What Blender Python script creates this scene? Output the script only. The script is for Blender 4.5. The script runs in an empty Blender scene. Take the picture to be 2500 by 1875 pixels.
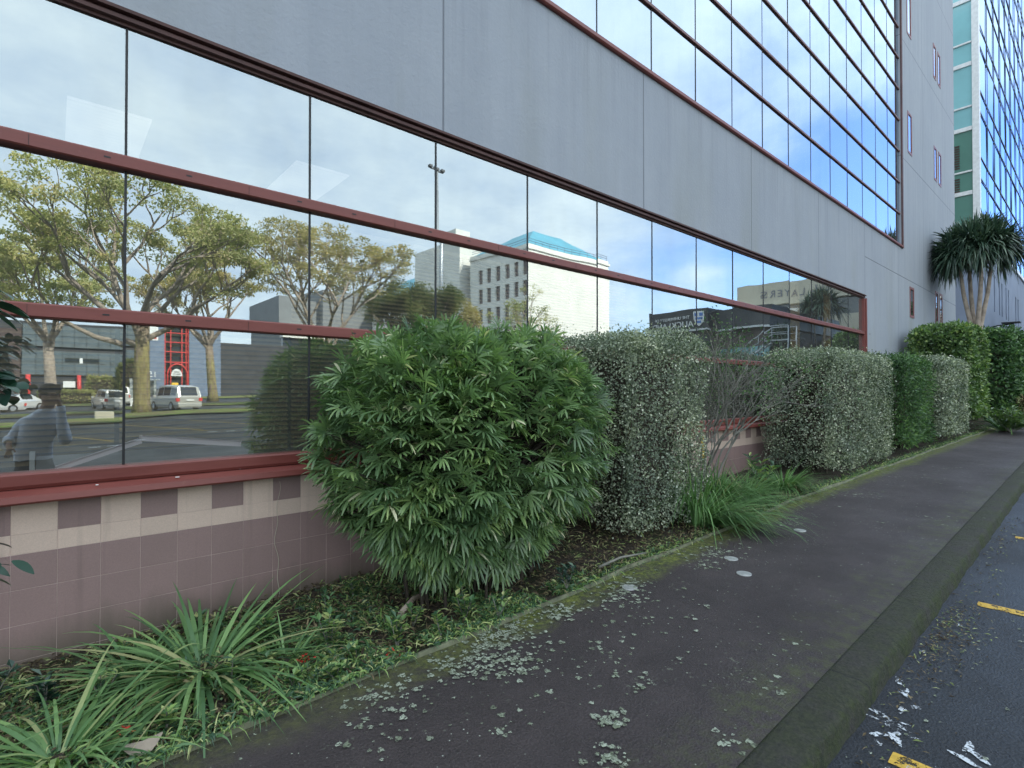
import bpy, math, random
import numpy as np
from mathutils import Vector, Matrix, Euler

R = math.radians
random.seed(7)
rng = np.random.default_rng(7)
S = bpy.context.scene
COL = S.collection

# ------------------------------------------------------------ camera
CAMZ = 1.63
cam_d = bpy.data.cameras.new("camera")
cam = bpy.data.objects.new("camera", cam_d)
COL.objects.link(cam)
cam.location = (0.0, -4.25, CAMZ)
cam.rotation_euler = (R(90.63), 0.0, R(-41.2))
cam_d.sensor_width = 36.0
cam_d.lens = 18.42
cam_d.clip_start = 0.02
cam_d.clip_end = 3000.0
S.camera = cam

# ------------------------------------------------------------ light
SUN_EL, SUN_AZ = 36.0, 20.0          # azimuth from +Y towards +X
sun_d = bpy.data.lights.new("sun", 'SUN')
sun_d.energy = 3.2
sun_d.angle = R(0.5)
sun_d.color = (1.0, 0.94, 0.84)
sun = bpy.data.objects.new("sun", sun_d)
COL.objects.link(sun)
_sd = Vector((math.sin(R(SUN_AZ)) * math.cos(R(SUN_EL)), math.cos(R(SUN_AZ)) * math.cos(R(SUN_EL)), math.sin(R(SUN_EL))))
sun.rotation_euler = (-_sd).to_track_quat('-Z', 'Y').to_euler()
sun.location = (0, 30, 60)

W = bpy.data.worlds.new("World")
S.world = W
W.use_nodes = True
nt = W.node_tree
for n in list(nt.nodes): nt.nodes.remove(n)
def wn(t, **k):
    n = nt.nodes.new(t)
    for a, b in k.items(): setattr(n, a, b)
    return n
def lk(a, b): nt.links.new(a, b)
out = wn('ShaderNodeOutputWorld')
bg = wn('ShaderNodeBackground'); bg.inputs['Strength'].default_value = 0.12
sky = wn('ShaderNodeTexSky', sky_type='NISHITA', sun_disc=False)
sky.sun_elevation = R(SUN_EL); sky.sun_rotation = R(SUN_AZ)
sky.air_density = 1.0; sky.dust_density = 0.6; sky.ozone_density = 1.6
tc = wn('ShaderNodeTexCoord')
sep = wn('ShaderNodeSeparateXYZ'); lk(tc.outputs['Generated'], sep.inputs[0])
def wm(op, a, b=None, c=None, clamp=False):
    n = wn('ShaderNodeMath', operation=op); n.use_clamp = clamp
    for i, v in enumerate((a, b, c)):
        if v is None: continue
        if isinstance(v, (int, float)): n.inputs[i].default_value = v
        else: lk(v, n.inputs[i])
    return n.outputs[0]
zz = wm('ADD', wm('MAXIMUM', sep.outputs['Z'], 0.0), 0.22)
px = wm('DIVIDE', sep.outputs['X'], zz); py = wm('DIVIDE', sep.outputs['Y'], zz)
cmb = wn('ShaderNodeCombineXYZ'); lk(px, cmb.inputs[0]); lk(py, cmb.inputs[1])
n1 = wn('ShaderNodeTexNoise'); lk(cmb.outputs[0], n1.inputs['Vector'])
n1.inputs['Scale'].default_value = 1.1; n1.inputs['Detail'].default_value = 9; n1.inputs['Roughness'].default_value = 0.56
n1.inputs['Distortion'].default_value = 0.35
n2 = wn('ShaderNodeTexNoise'); lk(cmb.outputs[0], n2.inputs['Vector'])
n2.inputs['Scale'].default_value = 2.6; n2.inputs['Detail'].default_value = 8; n2.inputs['Roughness'].default_value = 0.6
# the cloud sheet breaks up towards +X (down the street)
cov = wn('ShaderNodeMapRange'); lk(sep.outputs['X'], cov.inputs['Value'])
cov.inputs['From Min'].default_value = 0.56; cov.inputs['From Max'].default_value = 0.94
cov.inputs['To Min'].default_value = 0.62; cov.inputs['To Max'].default_value = -0.06
cl = wn('ShaderNodeMapRange'); cl.interpolation_type = 'SMOOTHSTEP'
lk(wm('ADD', n1.outputs['Fac'], cov.outputs[0]), cl.inputs['Value'])
cl.inputs['From Min'].default_value = 0.50; cl.inputs['From Max'].default_value = 0.86
cl.inputs['To Min'].default_value = 0.03; cl.inputs['To Max'].default_value = 0.93
ccol = wn('ShaderNodeMix', data_type='RGBA')
lk(wm('MULTIPLY_ADD', n2.outputs['Fac'], 2.2, -0.62, clamp=True), ccol.inputs['Factor'])
ccol.inputs['A'].default_value = (3.7, 4.5, 5.5, 1)
ccol.inputs['B'].default_value = (6.2, 6.8, 6.9, 1)
skb = wn('ShaderNodeMix', data_type='RGBA', blend_type='MULTIPLY'); skb.inputs['Factor'].default_value = 1
lk(sky.outputs[0], skb.inputs['A']); skb.inputs['B'].default_value = (0.95, 1.12, 1.42, 1)
mx = wn('ShaderNodeMix', data_type='RGBA')
lk(cl.outputs[0], mx.inputs['Factor']); lk(skb.outputs['Result'], mx.inputs['A']); lk(ccol.outputs['Result'], mx.inputs['B'])
lk(mx.outputs['Result'], bg.inputs['Color']); lk(bg.outputs[0], out.inputs[0])

S.view_settings.view_transform = 'Standard'
S.view_settings.look = 'None'
S.view_settings.exposure = 1.7
S.view_settings.gamma = 1.0
S.cycles.max_bounces = 8
S.cycles.glossy_bounces = 5
S.cycles.transparent_max_bounces = 8
S.cycles.diffuse_bounces = 3

# ------------------------------------------------------------ materials
class NT:
    def __init__(s, name):
        s.m = bpy.data.materials.new(name); s.m.use_nodes = True
        s.t = s.m.node_tree
        s.b = s.t.nodes['Principled BSDF']; s.o = s.t.nodes['Material Output']
    def n(s, t, **k):
        x = s.t.nodes.new(t)
        for a, b in k.items(): setattr(x, a, b)
        return x
    def l(s, a, b): s.t.links.new(a, b)
    def v(s, sock, val):
        if isinstance(val, (int, float)): sock.default_value = val
        elif isinstance(val, tuple): sock.default_value = val if len(val) == 4 or len(sock.default_value) == 3 else (*val, 1)
        else: s.l(val, sock)
    def pos(s):
        return s.n('ShaderNodeNewGeometry').outputs['Position']
    def xyz(s, vec):
        q = s.n('ShaderNodeSeparateXYZ'); s.l(vec, q.inputs[0]); return q.outputs
    def mapping(s, vec, scale=(1, 1, 1), loc=(0, 0, 0)):
        q = s.n('ShaderNodeMapping'); s.l(vec, q.inputs['Vector'])
        q.inputs['Scale'].default_value = scale; q.inputs['Location'].default_value = loc
        return q.outputs[0]
    def noise(s, vec, scale, detail=5, rough=0.55, dist=0.0):
        q = s.n('ShaderNodeTexNoise'); s.l(vec, q.inputs['Vector'])
        q.inputs['Scale'].default_value = scale; q.inputs['Detail'].default_value = detail
        q.inputs['Roughness'].default_value = rough; q.inputs['Distortion'].default_value = dist
        return q.outputs['Fac']
    def vor(s, vec, scale, out='Distance', feature='F1', rand=1.0):
        q = s.n('ShaderNodeTexVoronoi', feature=feature); s.l(vec, q.inputs['Vector'])
        q.inputs['Scale'].default_value = scale; q.inputs['Randomness'].default_value = rand
        return q.outputs[out]
    def ramp(s, f, a, b, lo=0.0, hi=1.0):
        q = s.n('ShaderNodeMapRange'); s.v(q.inputs['Value'], f)
        q.inputs['From Min'].default_value = a; q.inputs['From Max'].default_value = b
        q.inputs['To Min'].default_value = lo; q.inputs['To Max'].default_value = hi
        return q.outputs[0]
    def math(s, op, a, b=None, clamp=False):
        q = s.n('ShaderNodeMath', operation=op); q.use_clamp = clamp
        s.v(q.inputs[0], a)
        if b is not None: s.v(q.inputs[1], b)
        return q.outputs[0]
    def mix(s, f, a, b, mode='MIX'):
        q = s.n('ShaderNodeMix', data_type='RGBA', blend_type=mode)
        s.v(q.inputs['Factor'], f)
        for k, val in (('A', a), ('B', b)):
            if isinstance(val, tuple): q.inputs[k].default_value = (*val[:3], 1)
            else: s.l(val, q.inputs[k])
        return q.outputs['Result']
    def attr(s, name='rnd'):
        q = s.n('ShaderNodeAttribute'); q.attribute_name = name; return q.outputs['Fac']
    def col(s, c):
        if isinstance(c, tuple): s.b.inputs['Base Color'].default_value = (*c[:3], 1)
        else: s.l(c, s.b.inputs['Base Color'])
    def rough(s, r): s.v(s.b.inputs['Roughness'], r)
    def bump(s, h, strength=0.3, dist=0.01):
        q = s.n('ShaderNodeBump'); s.l(h, q.inputs['Height'])
        q.inputs['Strength'].default_value = strength; q.inputs['Distance'].default_value = dist
        s.l(q.outputs[0], s.b.inputs['Normal'])

def plain(name, c, rough=0.6, metal=0.0, var=0.12, scale=6.0, spec=0.5):
    m = NT(name); f = m.noise(m.pos(), scale, 6)
    k1 = tuple(x * (1 - var) for x in c); k2 = tuple(min(1, x * (1 + var)) for x in c)
    m.col(m.mix(m.ramp(f, 0.3, 0.7), k1, k2)); m.rough(rough)
    m.b.inputs['Metallic'].default_value = metal
    m.b.inputs['Specular IOR Level'].default_value = spec
    return m.m
def emis(name, c, st):
    m = NT(name); m.col(c)
    m.b.inputs['Emission Color'].default_value = (*c, 1); m.b.inputs['Emission Strength'].default_value = st
    return m.m
def leafmat(name, stops, rough=0.45, spec=0.5, trans=0.25, clump=None):
    """stops: colours picked per leaf by the rnd face attribute"""
    m = NT(name); q = m.n('ShaderNodeValToRGB')
    cr = q.color_ramp
    while len(cr.elements) < len(stops): cr.elements.new(0.5)
    for i, (p, c) in enumerate(stops):
        cr.elements[i].position = p; cr.elements[i].color = (*c, 1)
    m.l(m.attr(), q.inputs[0])
    c = q.outputs[0]
    if clump:
        f = m.noise(m.pos(), clump, 3)
        c = m.mix(m.ramp(f, 0.35, 0.65), m.mix(1.0, c, (0.7, 0.75, 0.72), 'MULTIPLY'), m.mix(1.0, c, (1.25, 1.2, 1.1), 'MULTIPLY'))
    m.col(c); m.rough(rough); m.b.inputs['Specular IOR Level'].default_value = spec
    tr = m.n('ShaderNodeBsdfTranslucent'); m.l(m.mix(1.0, c, (1.1, 1.3, 0.6), 'MULTIPLY'), tr.inputs['Color'])
    ms = m.n('ShaderNodeMixShader'); ms.inputs[0].default_value = trans
    m.l(m.b.outputs[0], ms.inputs[1]); m.l(tr.outputs[0], ms.inputs[2]); m.l(ms.outputs[0], m.o.inputs[0])
    return m.m

M = {}
# glass with a mirror coating: part reflects, part shows the dim room
def glassmat(name, r0, tint, refl=(0.93, 0.985, 0.985), wav=0.0, veil=0.07, pw=2.2):
    m = NT(name)
    g = m.n('ShaderNodeBsdfGlossy'); g.inputs['Color'].default_value = (*refl, 1); g.inputs['Roughness'].default_value = 0.0
    t = m.n('ShaderNodeBsdfTransparent'); t.inputs['Color'].default_value = (*tint, 1)
    lw = m.n('ShaderNodeLayerWeight'); lw.inputs['Blend'].default_value = 0.5
    f = m.math('ADD', m.math('MULTIPLY', m.math('POWER', lw.outputs['Facing'], pw), 1 - r0), r0, clamp=True)
    # faint dirt patches
    f = m.math('SUBTRACT', f, m.ramp(m.noise(m.mapping(m.pos(), (1.0, 1, 0.25)), 3.0, 6), 0.5, 0.8, 0, 0.05), clamp=True)
    ms = m.n('ShaderNodeMixShader'); m.l(f, ms.inputs[0]); m.l(t.outputs[0], ms.inputs[1]); m.l(g.outputs[0], ms.inputs[2])
    if wav:
        b = m.n('ShaderNodeBump'); m.l(m.noise(m.pos(), 0.9, 1), b.inputs['Height'])
        b.inputs['Strength'].default_value = wav; b.inputs['Distance'].default_value = 0.01
        m.l(b.outputs[0], g.inputs['Normal'])
    df = m.n('ShaderNodeBsdfDiffuse'); df.inputs['Color'].default_value = (0.62, 0.62, 0.56, 1)  # pale haze put into the glass colour to wash out dark reflections
    m3 = m.n('ShaderNodeMixShader'); m.l(m.ramp(m.noise(m.mapping(m.pos(), (1.2, 1, 0.3)), 2.0, 7, 0.7), 0.3, 0.75, veil * 0.6, veil * 1.6), m3.inputs[0])
    m.l(ms.outputs[0], m3.inputs[1]); m.l(df.outputs[0], m3.inputs[2]); m.l(m3.outputs[0], m.o.inputs[0]); return m.m
M['glass'] = glassmat('mirror_glass', 0.47, (0.95, 0.97, 0.94), (0.67, 0.74, 0.755), wav=0.22, veil=0.04)
M['glass_up'] = glassmat('upper_mirror_glass', 0.52, (0.2, 0.25, 0.3), (0.68, 0.79, 0.91), wav=0.25, veil=0.03, pw=4.0)
M['glass_tower'] = glassmat('tower_mirror_glass', 0.52, (0.1, 0.15, 0.2), (0.58, 0.74, 1.0), wav=0.3, veil=0.02, pw=5.0)
M['dark_glass'] = plain('dark_glass', (0.035, 0.045, 0.05), 0.08, 0, 0.2, 0.8, 0.8)
M['teal_glass'] = plain('teal_glass', (0.20, 0.44, 0.47), 0.12, 0, 0.08, 0.8, 0.8)
M['green_glass'] = plain('green_glass', (0.07, 0.19, 0.15), 0.14, 0, 0.1, 0.8, 0.8)
M['car_glass'] = plain('car_glass', (0.03, 0.035, 0.04), 0.06, 0, 0.1, 2, 0.9)

# painted concrete with joints and rain streaks
m = NT('painted_concrete'); P = m.pos(); X = m.xyz(P)
st = m.noise(m.mapping(P, (1.6, 1, 0.10)), 1.5, 8, 0.62)
big = m.noise(P, 0.35, 4); fine = m.noise(P, 55, 3)
c = m.mix(m.ramp(st, 0.25, 0.75), (0.268, 0.292, 0.326), (0.325, 0.350, 0.385))
c = m.mix(m.ramp(m.noise(P, 4.5, 7, 0.7), 0.35, 0.7, 0, 0.35), c, (0.35, 0.372, 0.40))
c = m.mix(m.ramp(big, 0.35, 0.68, 0, 0.5), c, (0.255, 0.282, 0.322))
sk_ = m.math('MULTIPLY', m.ramp(m.noise(m.mapping(P, (5.5, 1, 0.16)), 1.6, 7, 0.7), 0.50, 0.74), m.ramp(X[2], 4.6, 6.0, 0.15, 0.55))
c = m.mix(sk_, c, (0.19, 0.205, 0.225))
low = m.math('MULTIPLY', m.ramp(m.noise(m.mapping(P, (0.9, 1, 0.25)), 1.0, 5), 0.50, 0.66), m.ramp(X[2], 6.5, 3.0))
c = m.mix(m.math('MULTIPLY', low, 0.45), c, (0.24, 0.25, 0.20))
jx = m.math('ABSOLUTE', m.math('SUBTRACT', m.math('FRACT', m.math('DIVIDE', m.math('ADD', X[0], -2.8 + 328.0 + 1.64), 3.28)), 0.5))
jz = m.math('ABSOLUTE', m.math('SUBTRACT', m.math('FRACT', m.math('DIVIDE', m.math('ADD', X[2], -5.11 + 37.5 + 1.875), 3.75)), 0.5))
lin = m.math('MAXIMUM', m.ramp(jx, 0.0035, 0.0025), m.math('MULTIPLY', m.ramp(jz, 0.0034, 0.0024), m.ramp(X[0], 15.9, 15.95)))
c = m.mix(m.math('MULTIPLY', lin, 0.75, clamp=True), c, (0.11, 0.12, 0.14))
m.col(c); m.rough(0.85)
m.bump(m.math('ADD', m.math('MULTIPLY', m.noise(P, 28, 5, 0.6), 1.0), m.math('MULTIPLY', lin, -3.0)), 0.5, 0.008)
M['concrete'] = m.m
M['podium'] = plain('podium_paint', (0.20, 0.24, 0.32), 0.85, 0, 0.14, 0.6)
# dark red-brown paint
m = NT('oxide_paint'); P = m.pos()
f = m.noise(m.mapping(P, (0.4, 1, 3)), 4, 8, 0.65)
c = m.mix(m.ramp(f, 0.3, 0.75), (0.150, 0.037, 0.030), (0.215, 0.060, 0.048))
c = m.mix(m.ramp(m.noise(P, 11, 8, 0.7), 0.62, 0.8, 0, 0.35), c, (0.32, 0.17, 0.15))
m.col(c); m.rough(m.ramp(f, 0.3, 0.7, 0.38, 0.6)); M['red'] = m.m
M['red_dark'] = plain('weathered_brown_paint', (0.085, 0.038, 0.034), 0.6, 0, 0.25, 5)
M['red_mid'] = plain('mid_brown_red_paint', (0.15, 0.062, 0.055), 0.55, 0, 0.2, 5)
M['black'] = plain('black_rubber', (0.012, 0.013, 0.015), 0.55)
M['tile_dark'] = None
for nm, c1 in (('tile_dark', (0.275, 0.185, 0.172)), ('tile_light', (0.62, 0.475, 0.39))):
    m = NT(nm); P = m.pos()
    sp = m.noise(P, 160, 3, 0.7); bl = m.noise(P, 2.2, 6)
    k = m.mix(m.ramp(sp, 0.3, 0.7), tuple(x * 0.9 for x in c1), tuple(x * 1.1 for x in c1))
    k = m.mix(m.ramp(bl, 0.4, 0.75, 0, 0.35), k, tuple(x * 0.72 for x in c1))
    k = m.mix(m.math('MULTIPLY', m.attr(), 0.14), k, (0.1, 0.08, 0.07))
    zr = m.ramp(m.math('ADD', m.xyz(P)[2], m.math('MULTIPLY', m.noise(m.mapping(P, (2, 1, 0.4)), 3, 5), -0.35)), 0.10, -0.12, 0, 0.65)
    k = m.mix(zr, k, (0.075, 0.072, 0.045))
    dr = m.math('MULTIPLY', m.ramp(m.noise(m.mapping(P, (5.0, 1, 0.22)), 2.4, 6, 0.65), 0.56, 0.70, 0, 0.45), m.ramp(m.xyz(P)[2], -0.1, 0.7, 0.5, 1.0))
    k = m.mix(dr, k, tuple(x * 0.6 for x in c1))
    m.col(k); m.rough(0.62); m.bump(m.noise(P, 220, 2), 0.12, 0.002); M[nm] = m.m
M['grout'] = plain('grout', (0.50, 0.39, 0.35), 0.9, 0, 0.25, 5)
M['blind'] = plain('bronze_blind', (0.22, 0.17, 0.095), 0.45, 0, 0.12, 3)
M['curtain'] = plain('tan_curtain', (0.50, 0.33, 0.14), 0.8, 0, 0.25, 3)
M['room'] = plain('room_wall', (0.16, 0.16, 0.155), 0.9)
M['carpet'] = plain('carpet', (0.07, 0.075, 0.08), 0.95)
M['board'] = plain('pale_board', (0.88, 0.78, 0.84), 0.6, 0, 0.05)
M['galv'] = plain('galvanised_steel', (0.42, 0.44, 0.45), 0.4, 0.6, 0.2, 4)
m = NT('lit_diffuser'); P = m.pos(); m.col((0.22, 0.22, 0.20))
ln_ = m.ramp(m.math('ABSOLUTE', m.math('SUBTRACT', m.math('FRACT', m.math('MULTIPLY', m.xyz(P)[1], 13.0)), 0.5)), 0.40, 0.47)
m.l(m.math('MULTIPLY', m.math('SUBTRACT', 1.0, m.math('MULTIPLY', ln_, 0.7)), 0.06), m.b.inputs['Emission Strength']); m.b.inputs['Emission Color'].default_value = (1, .98, .92, 1)
M['troffer'] = m.m
M['white'] = plain('white_render', (0.78, 0.76, 0.69), 0.8, 0, 0.06, 0.25)
M['white_frame'] = plain('white_aluminium', (0.62, 0.64, 0.64), 0.4)
M['blue_roof'] = plain('blue_metal_roof', (0.10, 0.36, 0.47), 0.45, 0, 0.10, 0.3)
M['brown_win'] = plain('brown_window', (0.14, 0.10, 0.095), 0.25, 0, 0.25, 0.4)
M['beige'] = plain('beige_panel', (0.46, 0.42, 0.33), 0.8, 0, 0.08, 0.3)
M['charcoal'] = plain('charcoal_cladding', (0.040, 0.043, 0.050), 0.45, 0, 0.25, 0.8)
M['brown_clad'] = plain('brown_cladding', (0.115, 0.085, 0.075), 0.6, 0, 0.3, 1.2)
M['grey_panel'] = plain('grey_glass_panel', (0.115, 0.145, 0.160), 0.3, 0, 0.16, 0.8)
M['grey_bldg'] = plain('grey_cladding', (0.20, 0.21, 0.21), 0.7, 0, 0.1, 0.4)
M['bluegrey'] = plain('blue_grey_block', (0.17, 0.215, 0.29), 0.85, 0, 0.1, 1.5)
M['brick'] = plain('brown_brick', (0.085, 0.06, 0.055), 0.85, 0, 0.3, 4)
M['bright_red'] = plain('bright_red_paint', (0.62, 0.055, 0.05), 0.4, 0, 0.1)
M['sign_white'] = plain('sign_white', (0.8, 0.8, 0.78), 0.5, 0, 0.02)
M['sign_blue'] = plain('crest_blue', (0.10, 0.22, 0.55), 0.5, 0, 0.05)
M['letter'] = plain('grey_letter', (0.16, 0.16, 0.18), 0.5, 0, 0.05)
M['amber'] = plain('amber_sign', (0.8, 0.5, 0.05), 0.5, 0, 0.05)
# ground
def asphalt(name, base, wet, lichen, moss_uv=False):
    m = NT(name); P = m.pos()
    sp = m.noise(P, 130, 3, 0.75); mid = m.noise(P, 5, 8, 0.7); big = m.noise(P, 0.7, 5, 0.6)
    hi = tuple(x * 2.1 for x in base)
    c = m.mix(m.ramp(sp, 0.35, 0.72), tuple(x * 0.55 for x in base), hi)
    c = m.mix(m.ramp(mid, 0.42, 0.66, 0, 0.6), c, tuple(x * 1.75 for x in base))
    c = m.mix(m.ramp(big, 0.42, 0.62, 0, 0.45), c, tuple(x * 0.6 for x in base))
    ag = m.vor(P, 95); c = m.mix(m.ramp(ag, 0.20, 0.12, 0, 0.35), c, (0.13, 0.13, 0.13))
    sg = m.vor(P, 21); tiny = m.math('MULTIPLY', m.ramp(sg, 0.10, 0.06), m.ramp(m.noise(P, 1.7, 4), 0.50, 0.60))
    c = m.mix(m.math('MULTIPLY', tiny, lichen), c, (0.42, 0.45, 0.38))
    r = m.ramp(big, 0.35, 0.65, wet, wet + 0.22)
    if moss_uv:
        uv = m.xyz(m.n('ShaderNodeUVMap').outputs[0])      # v = distance from the garden edge
        e1 = m.math('SUBTRACT', uv[1], m.math('MULTIPLY', m.noise(P, 2.2, 8, 0.75), 0.50))
        mo = m.math('MULTIPLY', m.math('MULTIPLY', m.ramp(e1, 0.03, -0.13), m.ramp(m.xyz(P)[0], 1.1, 2.6, 0.35, 1.0)), m.ramp(m.noise(P, 9, 7, 0.7), 0.30, 0.55))
        mc = m.mix(m.ramp(m.noise(P, 26, 4), 0.35, 0.7), (0.036, 0.050, 0.012), (0.15, 0.17, 0.032))
        c = m.mix(mo, c, mc); r = m.math('MAXIMUM', r, mo)
        k1 = m.math('SUBTRACT', m.math('SUBTRACT', 1.74, uv[1]), m.math('MULTIPLY', m.noise(P, 3.1, 6, 0.65), 0.9))
        mo2 = m.math('MULTIPLY', m.ramp(k1, -0.05, -0.35), m.ramp(m.noise(P, 11, 6, 0.7), 0.42, 0.62, 0, 0.8))
        c = m.mix(mo2, c, (0.060, 0.066, 0.026))
        li = m.math('MULTIPLY', m.ramp(m.noise(P, 17, 8, 0.72), 0.60, 0.66), m.ramp(m.noise(P, 1.3, 4), 0.52, 0.60))
        c = m.mix(m.math('MULTIPLY', li, 0.55), c, (0.20, 0.22, 0.16))
    m.col(c); m.rough(r); m.b.inputs['Specular IOR Level'].default_value = 0.45
    m.bump(m.math('ADD', sp, m.math('MULTIPLY', m.vor(P, 70), 0.8)), 0.75, 0.006)
    return m.m
M['path'] = asphalt('footpath_asphalt', (0.034, 0.0262, 0.0262), 0.6, 1.0, True)
M['road'] = asphalt('road_asphalt', (0.0125, 0.0145, 0.0185), 0.42, 0.35)
m = NT('mossy_kerb'); P = m.pos()
c = m.mix(m.ramp(m.noise(P, 60, 4, 0.7), 0.35, 0.7), (0.020, 0.019, 0.017), (0.060, 0.055, 0.046))
mo = m.math('MULTIPLY', m.ramp(m.noise(P, 5, 7, 0.7), 0.36, 0.56), m.ramp(m.xyz(m.n('ShaderNodeNewGeometry').outputs['Normal'])[2], 0.98, 0.7, 0.55, 1.0))
c = m.mix(mo, c, m.mix(m.ramp(m.noise(P, 30, 4), 0.3, 0.7), (0.013, 0.020, 0.006), (0.045, 0.058, 0.014)))
jt = m.math('ABSOLUTE', m.math('SUBTRACT', m.math('FRACT', m.math('ADD', m.math('DIVIDE', m.xyz(P)[0], 1.35), m.math('MULTIPLY', m.noise(P, 6, 4), 0.06))), 0.5))
c = m.mix(m.ramp(jt, 0.006, 0.003, 0, 0.8), c, (0.01, 0.01, 0.01))
m.col(c); m.rough(0.9); m.bump(m.math('ADD', m.noise(P, 45, 6, 0.7), m.math('MULTIPLY', m.noise(P, 7, 6, 0.7), 2.0)), 1.0, 0.02); M['kerb'] = m.m
m = NT('garden_soil'); P = m.pos()
c = m.mix(m.ramp(m.noise(P, 24, 8, 0.75), 0.35, 0.68), (0.014, 0.011, 0.008), (0.072, 0.052, 0.034))
c = m.mix(m.ramp(m.noise(P, 3, 5), 0.50, 0.62, 0, 0.75), c, (0.032, 0.045, 0.012))
m.col(c); m.rough(1.0); m.bump(m.noise(P, 30, 8, 0.7), 1.0, 0.03); M['soil'] = m.m
M['edging'] = plain('mossy_edging', (0.12, 0.125, 0.075), 0.9, 0, 0.4, 12)
m = NT('island_grass'); P = m.pos()
c = m.mix(m.ramp(m.noise(P, 0.5, 6, 0.65), 0.42, 0.58), (0.16, 0.125, 0.06), (0.17, 0.24, 0.035))
c = m.mix(m.ramp(m.noise(P, 9, 5), 0.3, 0.7, 0, 0.5), c, (0.08, 0.09, 0.03))
m.col(c); m.rough(1.0); m.bump(m.noise(P, 15, 5), 0.8, 0.05); M['grass'] = m.m
def worn(name, c, thr, hole_scale=14):
    m = NT(name); P = m.pos()
    m.col(m.mix(m.ramp(m.noise(P, 40, 5), 0.3, 0.7), tuple(x * 0.75 for x in c), c)); m.rough(0.6)
    tr = m.n('ShaderNodeBsdfTransparent'); ms = m.n('ShaderNodeMixShader')
    f = m.ramp(m.math('ADD', m.noise(P, hole_scale, 9, 0.75), m.math('MULTIPLY', m.noise(P, 90, 3), 0.15)), thr, thr + 0.04)
    m.l(f, ms.inputs[0]); m.l(tr.outputs[0], ms.inputs[1]); m.l(m.b.outputs[0], ms.inputs[2]); m.l(ms.outputs[0], m.o.inputs[0])
    return m.m
M['yellow'] = worn('yellow_road_paint', (0.60, 0.37, 0.04), 0.49)
M['chalk'] = worn('white_chalk', (0.62, 0.66, 0.70), 0.60, 22)
M['white_paint'] = worn('white_road_paint', (0.7, 0.7, 0.68), 0.45)
def lichenmat():
    m = NT('pale_lichen'); P = m.pos(); q = m.attr()
    c = m.mix(q, (0.14, 0.165, 0.105), (0.39, 0.43, 0.34)); c = m.mix(m.ramp(m.noise(P, 120, 4, .7), .35, .7, 0, .6), c, (0.10, 0.11, 0.08)); m.col(c); m.rough(1.0)
    tr = m.n('ShaderNodeBsdfTransparent'); ms = m.n('ShaderNodeMixShader')
    m.l(m.ramp(m.noise(P, 75, 5, .75), 0.42, 0.50), ms.inputs[0]); m.l(tr.outputs[0], ms.inputs[1]); m.l(m.b.outputs[0], ms.inputs[2]); m.l(ms.outputs[0], m.o.inputs[0]); return m.m
M['lichen'] = lichenmat()
M['disc'] = plain('worn_metal_disc', (0.36, 0.37, 0.36), 0.5, 0.3, 0.2, 20)
M['bark'] = plain('bark', (0.33, 0.27, 0.215), 0.95, 0, 0.35, 5)
m = NT('lichen_bark'); P = m.pos()
f = m.noise(m.mapping(P, (6, 6, 1.0)), 1.6, 7, 0.7)
c = m.mix(m.ramp(f, 0.35, 0.65), (0.12, 0.085, 0.06), (0.34, 0.265, 0.19))
lz = m.math('MULTIPLY', m.ramp(m.xyz(P)[2], 5.2, 4.2), m.ramp(m.noise(m.mapping(P, (5, 5, .8)), 1.2, 6), 0.38, 0.52))
c = m.mix(m.math('MULTIPLY', lz, 0.7), c, m.mix(m.ramp(m.noise(m.mapping(P, (4, 4, .6)), 1.8, 6, .7), .38, .6), (0.13, 0.105, 0.04), (0.36, 0.32, 0.10))); m.col(c); m.rough(1.0)
m.bump(f, 1.0, 0.06); M['bark_lichen'] = m.m
M['twig'] = plain('grey_twig', (0.17, 0.165, 0.14), 0.9, 0, 0.3, 10)
M['twig_dark'] = plain('dark_twig', (0.045, 0.036, 0.026), 0.95, 0, 0.3, 10)
M['leaf_palm'] = leafmat('lady_palm_leaf', [(0, (0.075, 0.140, 0.070)), (0.45, (0.135, 0.225, 0.105)), (0.78, (0.21, 0.32, 0.135)), (0.92, (0.34, 0.46, 0.18)), (1, (0.62, 0.60, 0.42))], 0.36, 0.7, 0.32, 1.6)
M['leaf_grey'] = leafmat('grey_hedge_leaf', [(0, (0.085, 0.115, 0.080)), (0.5, (0.235, 0.280, 0.205)), (0.85, (0.42, 0.46, 0.36)), (1, (0.62, 0.64, 0.55))], 0.5, 0.5, 0.2, 2.2)
M['leaf_dark'] = leafmat('dark_hedge_leaf', [(0, (0.030, 0.075, 0.030)), (0.7, (0.075, 0.160, 0.055)), (1, (0.15, 0.26, 0.08))], 0.4, 0.5, 0.2, 1.5)
M['leaf_bright'] = leafmat('bright_hedge_leaf', [(0, (0.05, 0.10, 0.04)), (0.55, (0.11, 0.19, 0.065)), (0.9, (0.19, 0.29, 0.09)), (1, (0.34, 0.42, 0.14))], 0.35, 0.6, 0.25, 1.2)
M['leaf_grass'] = leafmat('strap_leaf', [(0, (0.070, 0.150, 0.062)), (0.55, (0.145, 0.270, 0.105)), (0.9, (0.26, 0.41, 0.15)), (1, (0.46, 0.42, 0.22))], 0.4, 0.5, 0.3)
M['leaf_sedge'] = leafmat('fine_sedge', [(0, (0.065, 0.145, 0.045)), (0.7, (0.14, 0.270, 0.085)), (0.92, (0.18, 0.30, 0.11)), (1, (0.40, 0.36, 0.20))], 0.5, 0.4, 0.25)
M['leaf_laurel'] = leafmat('laurel_leaf', [(0, (0.012, 0.040, 0.026)), (0.7, (0.022, 0.068, 0.040)), (1, (0.06, 0.12, 0.06))], 0.28, 0.6, 0.08)
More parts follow.
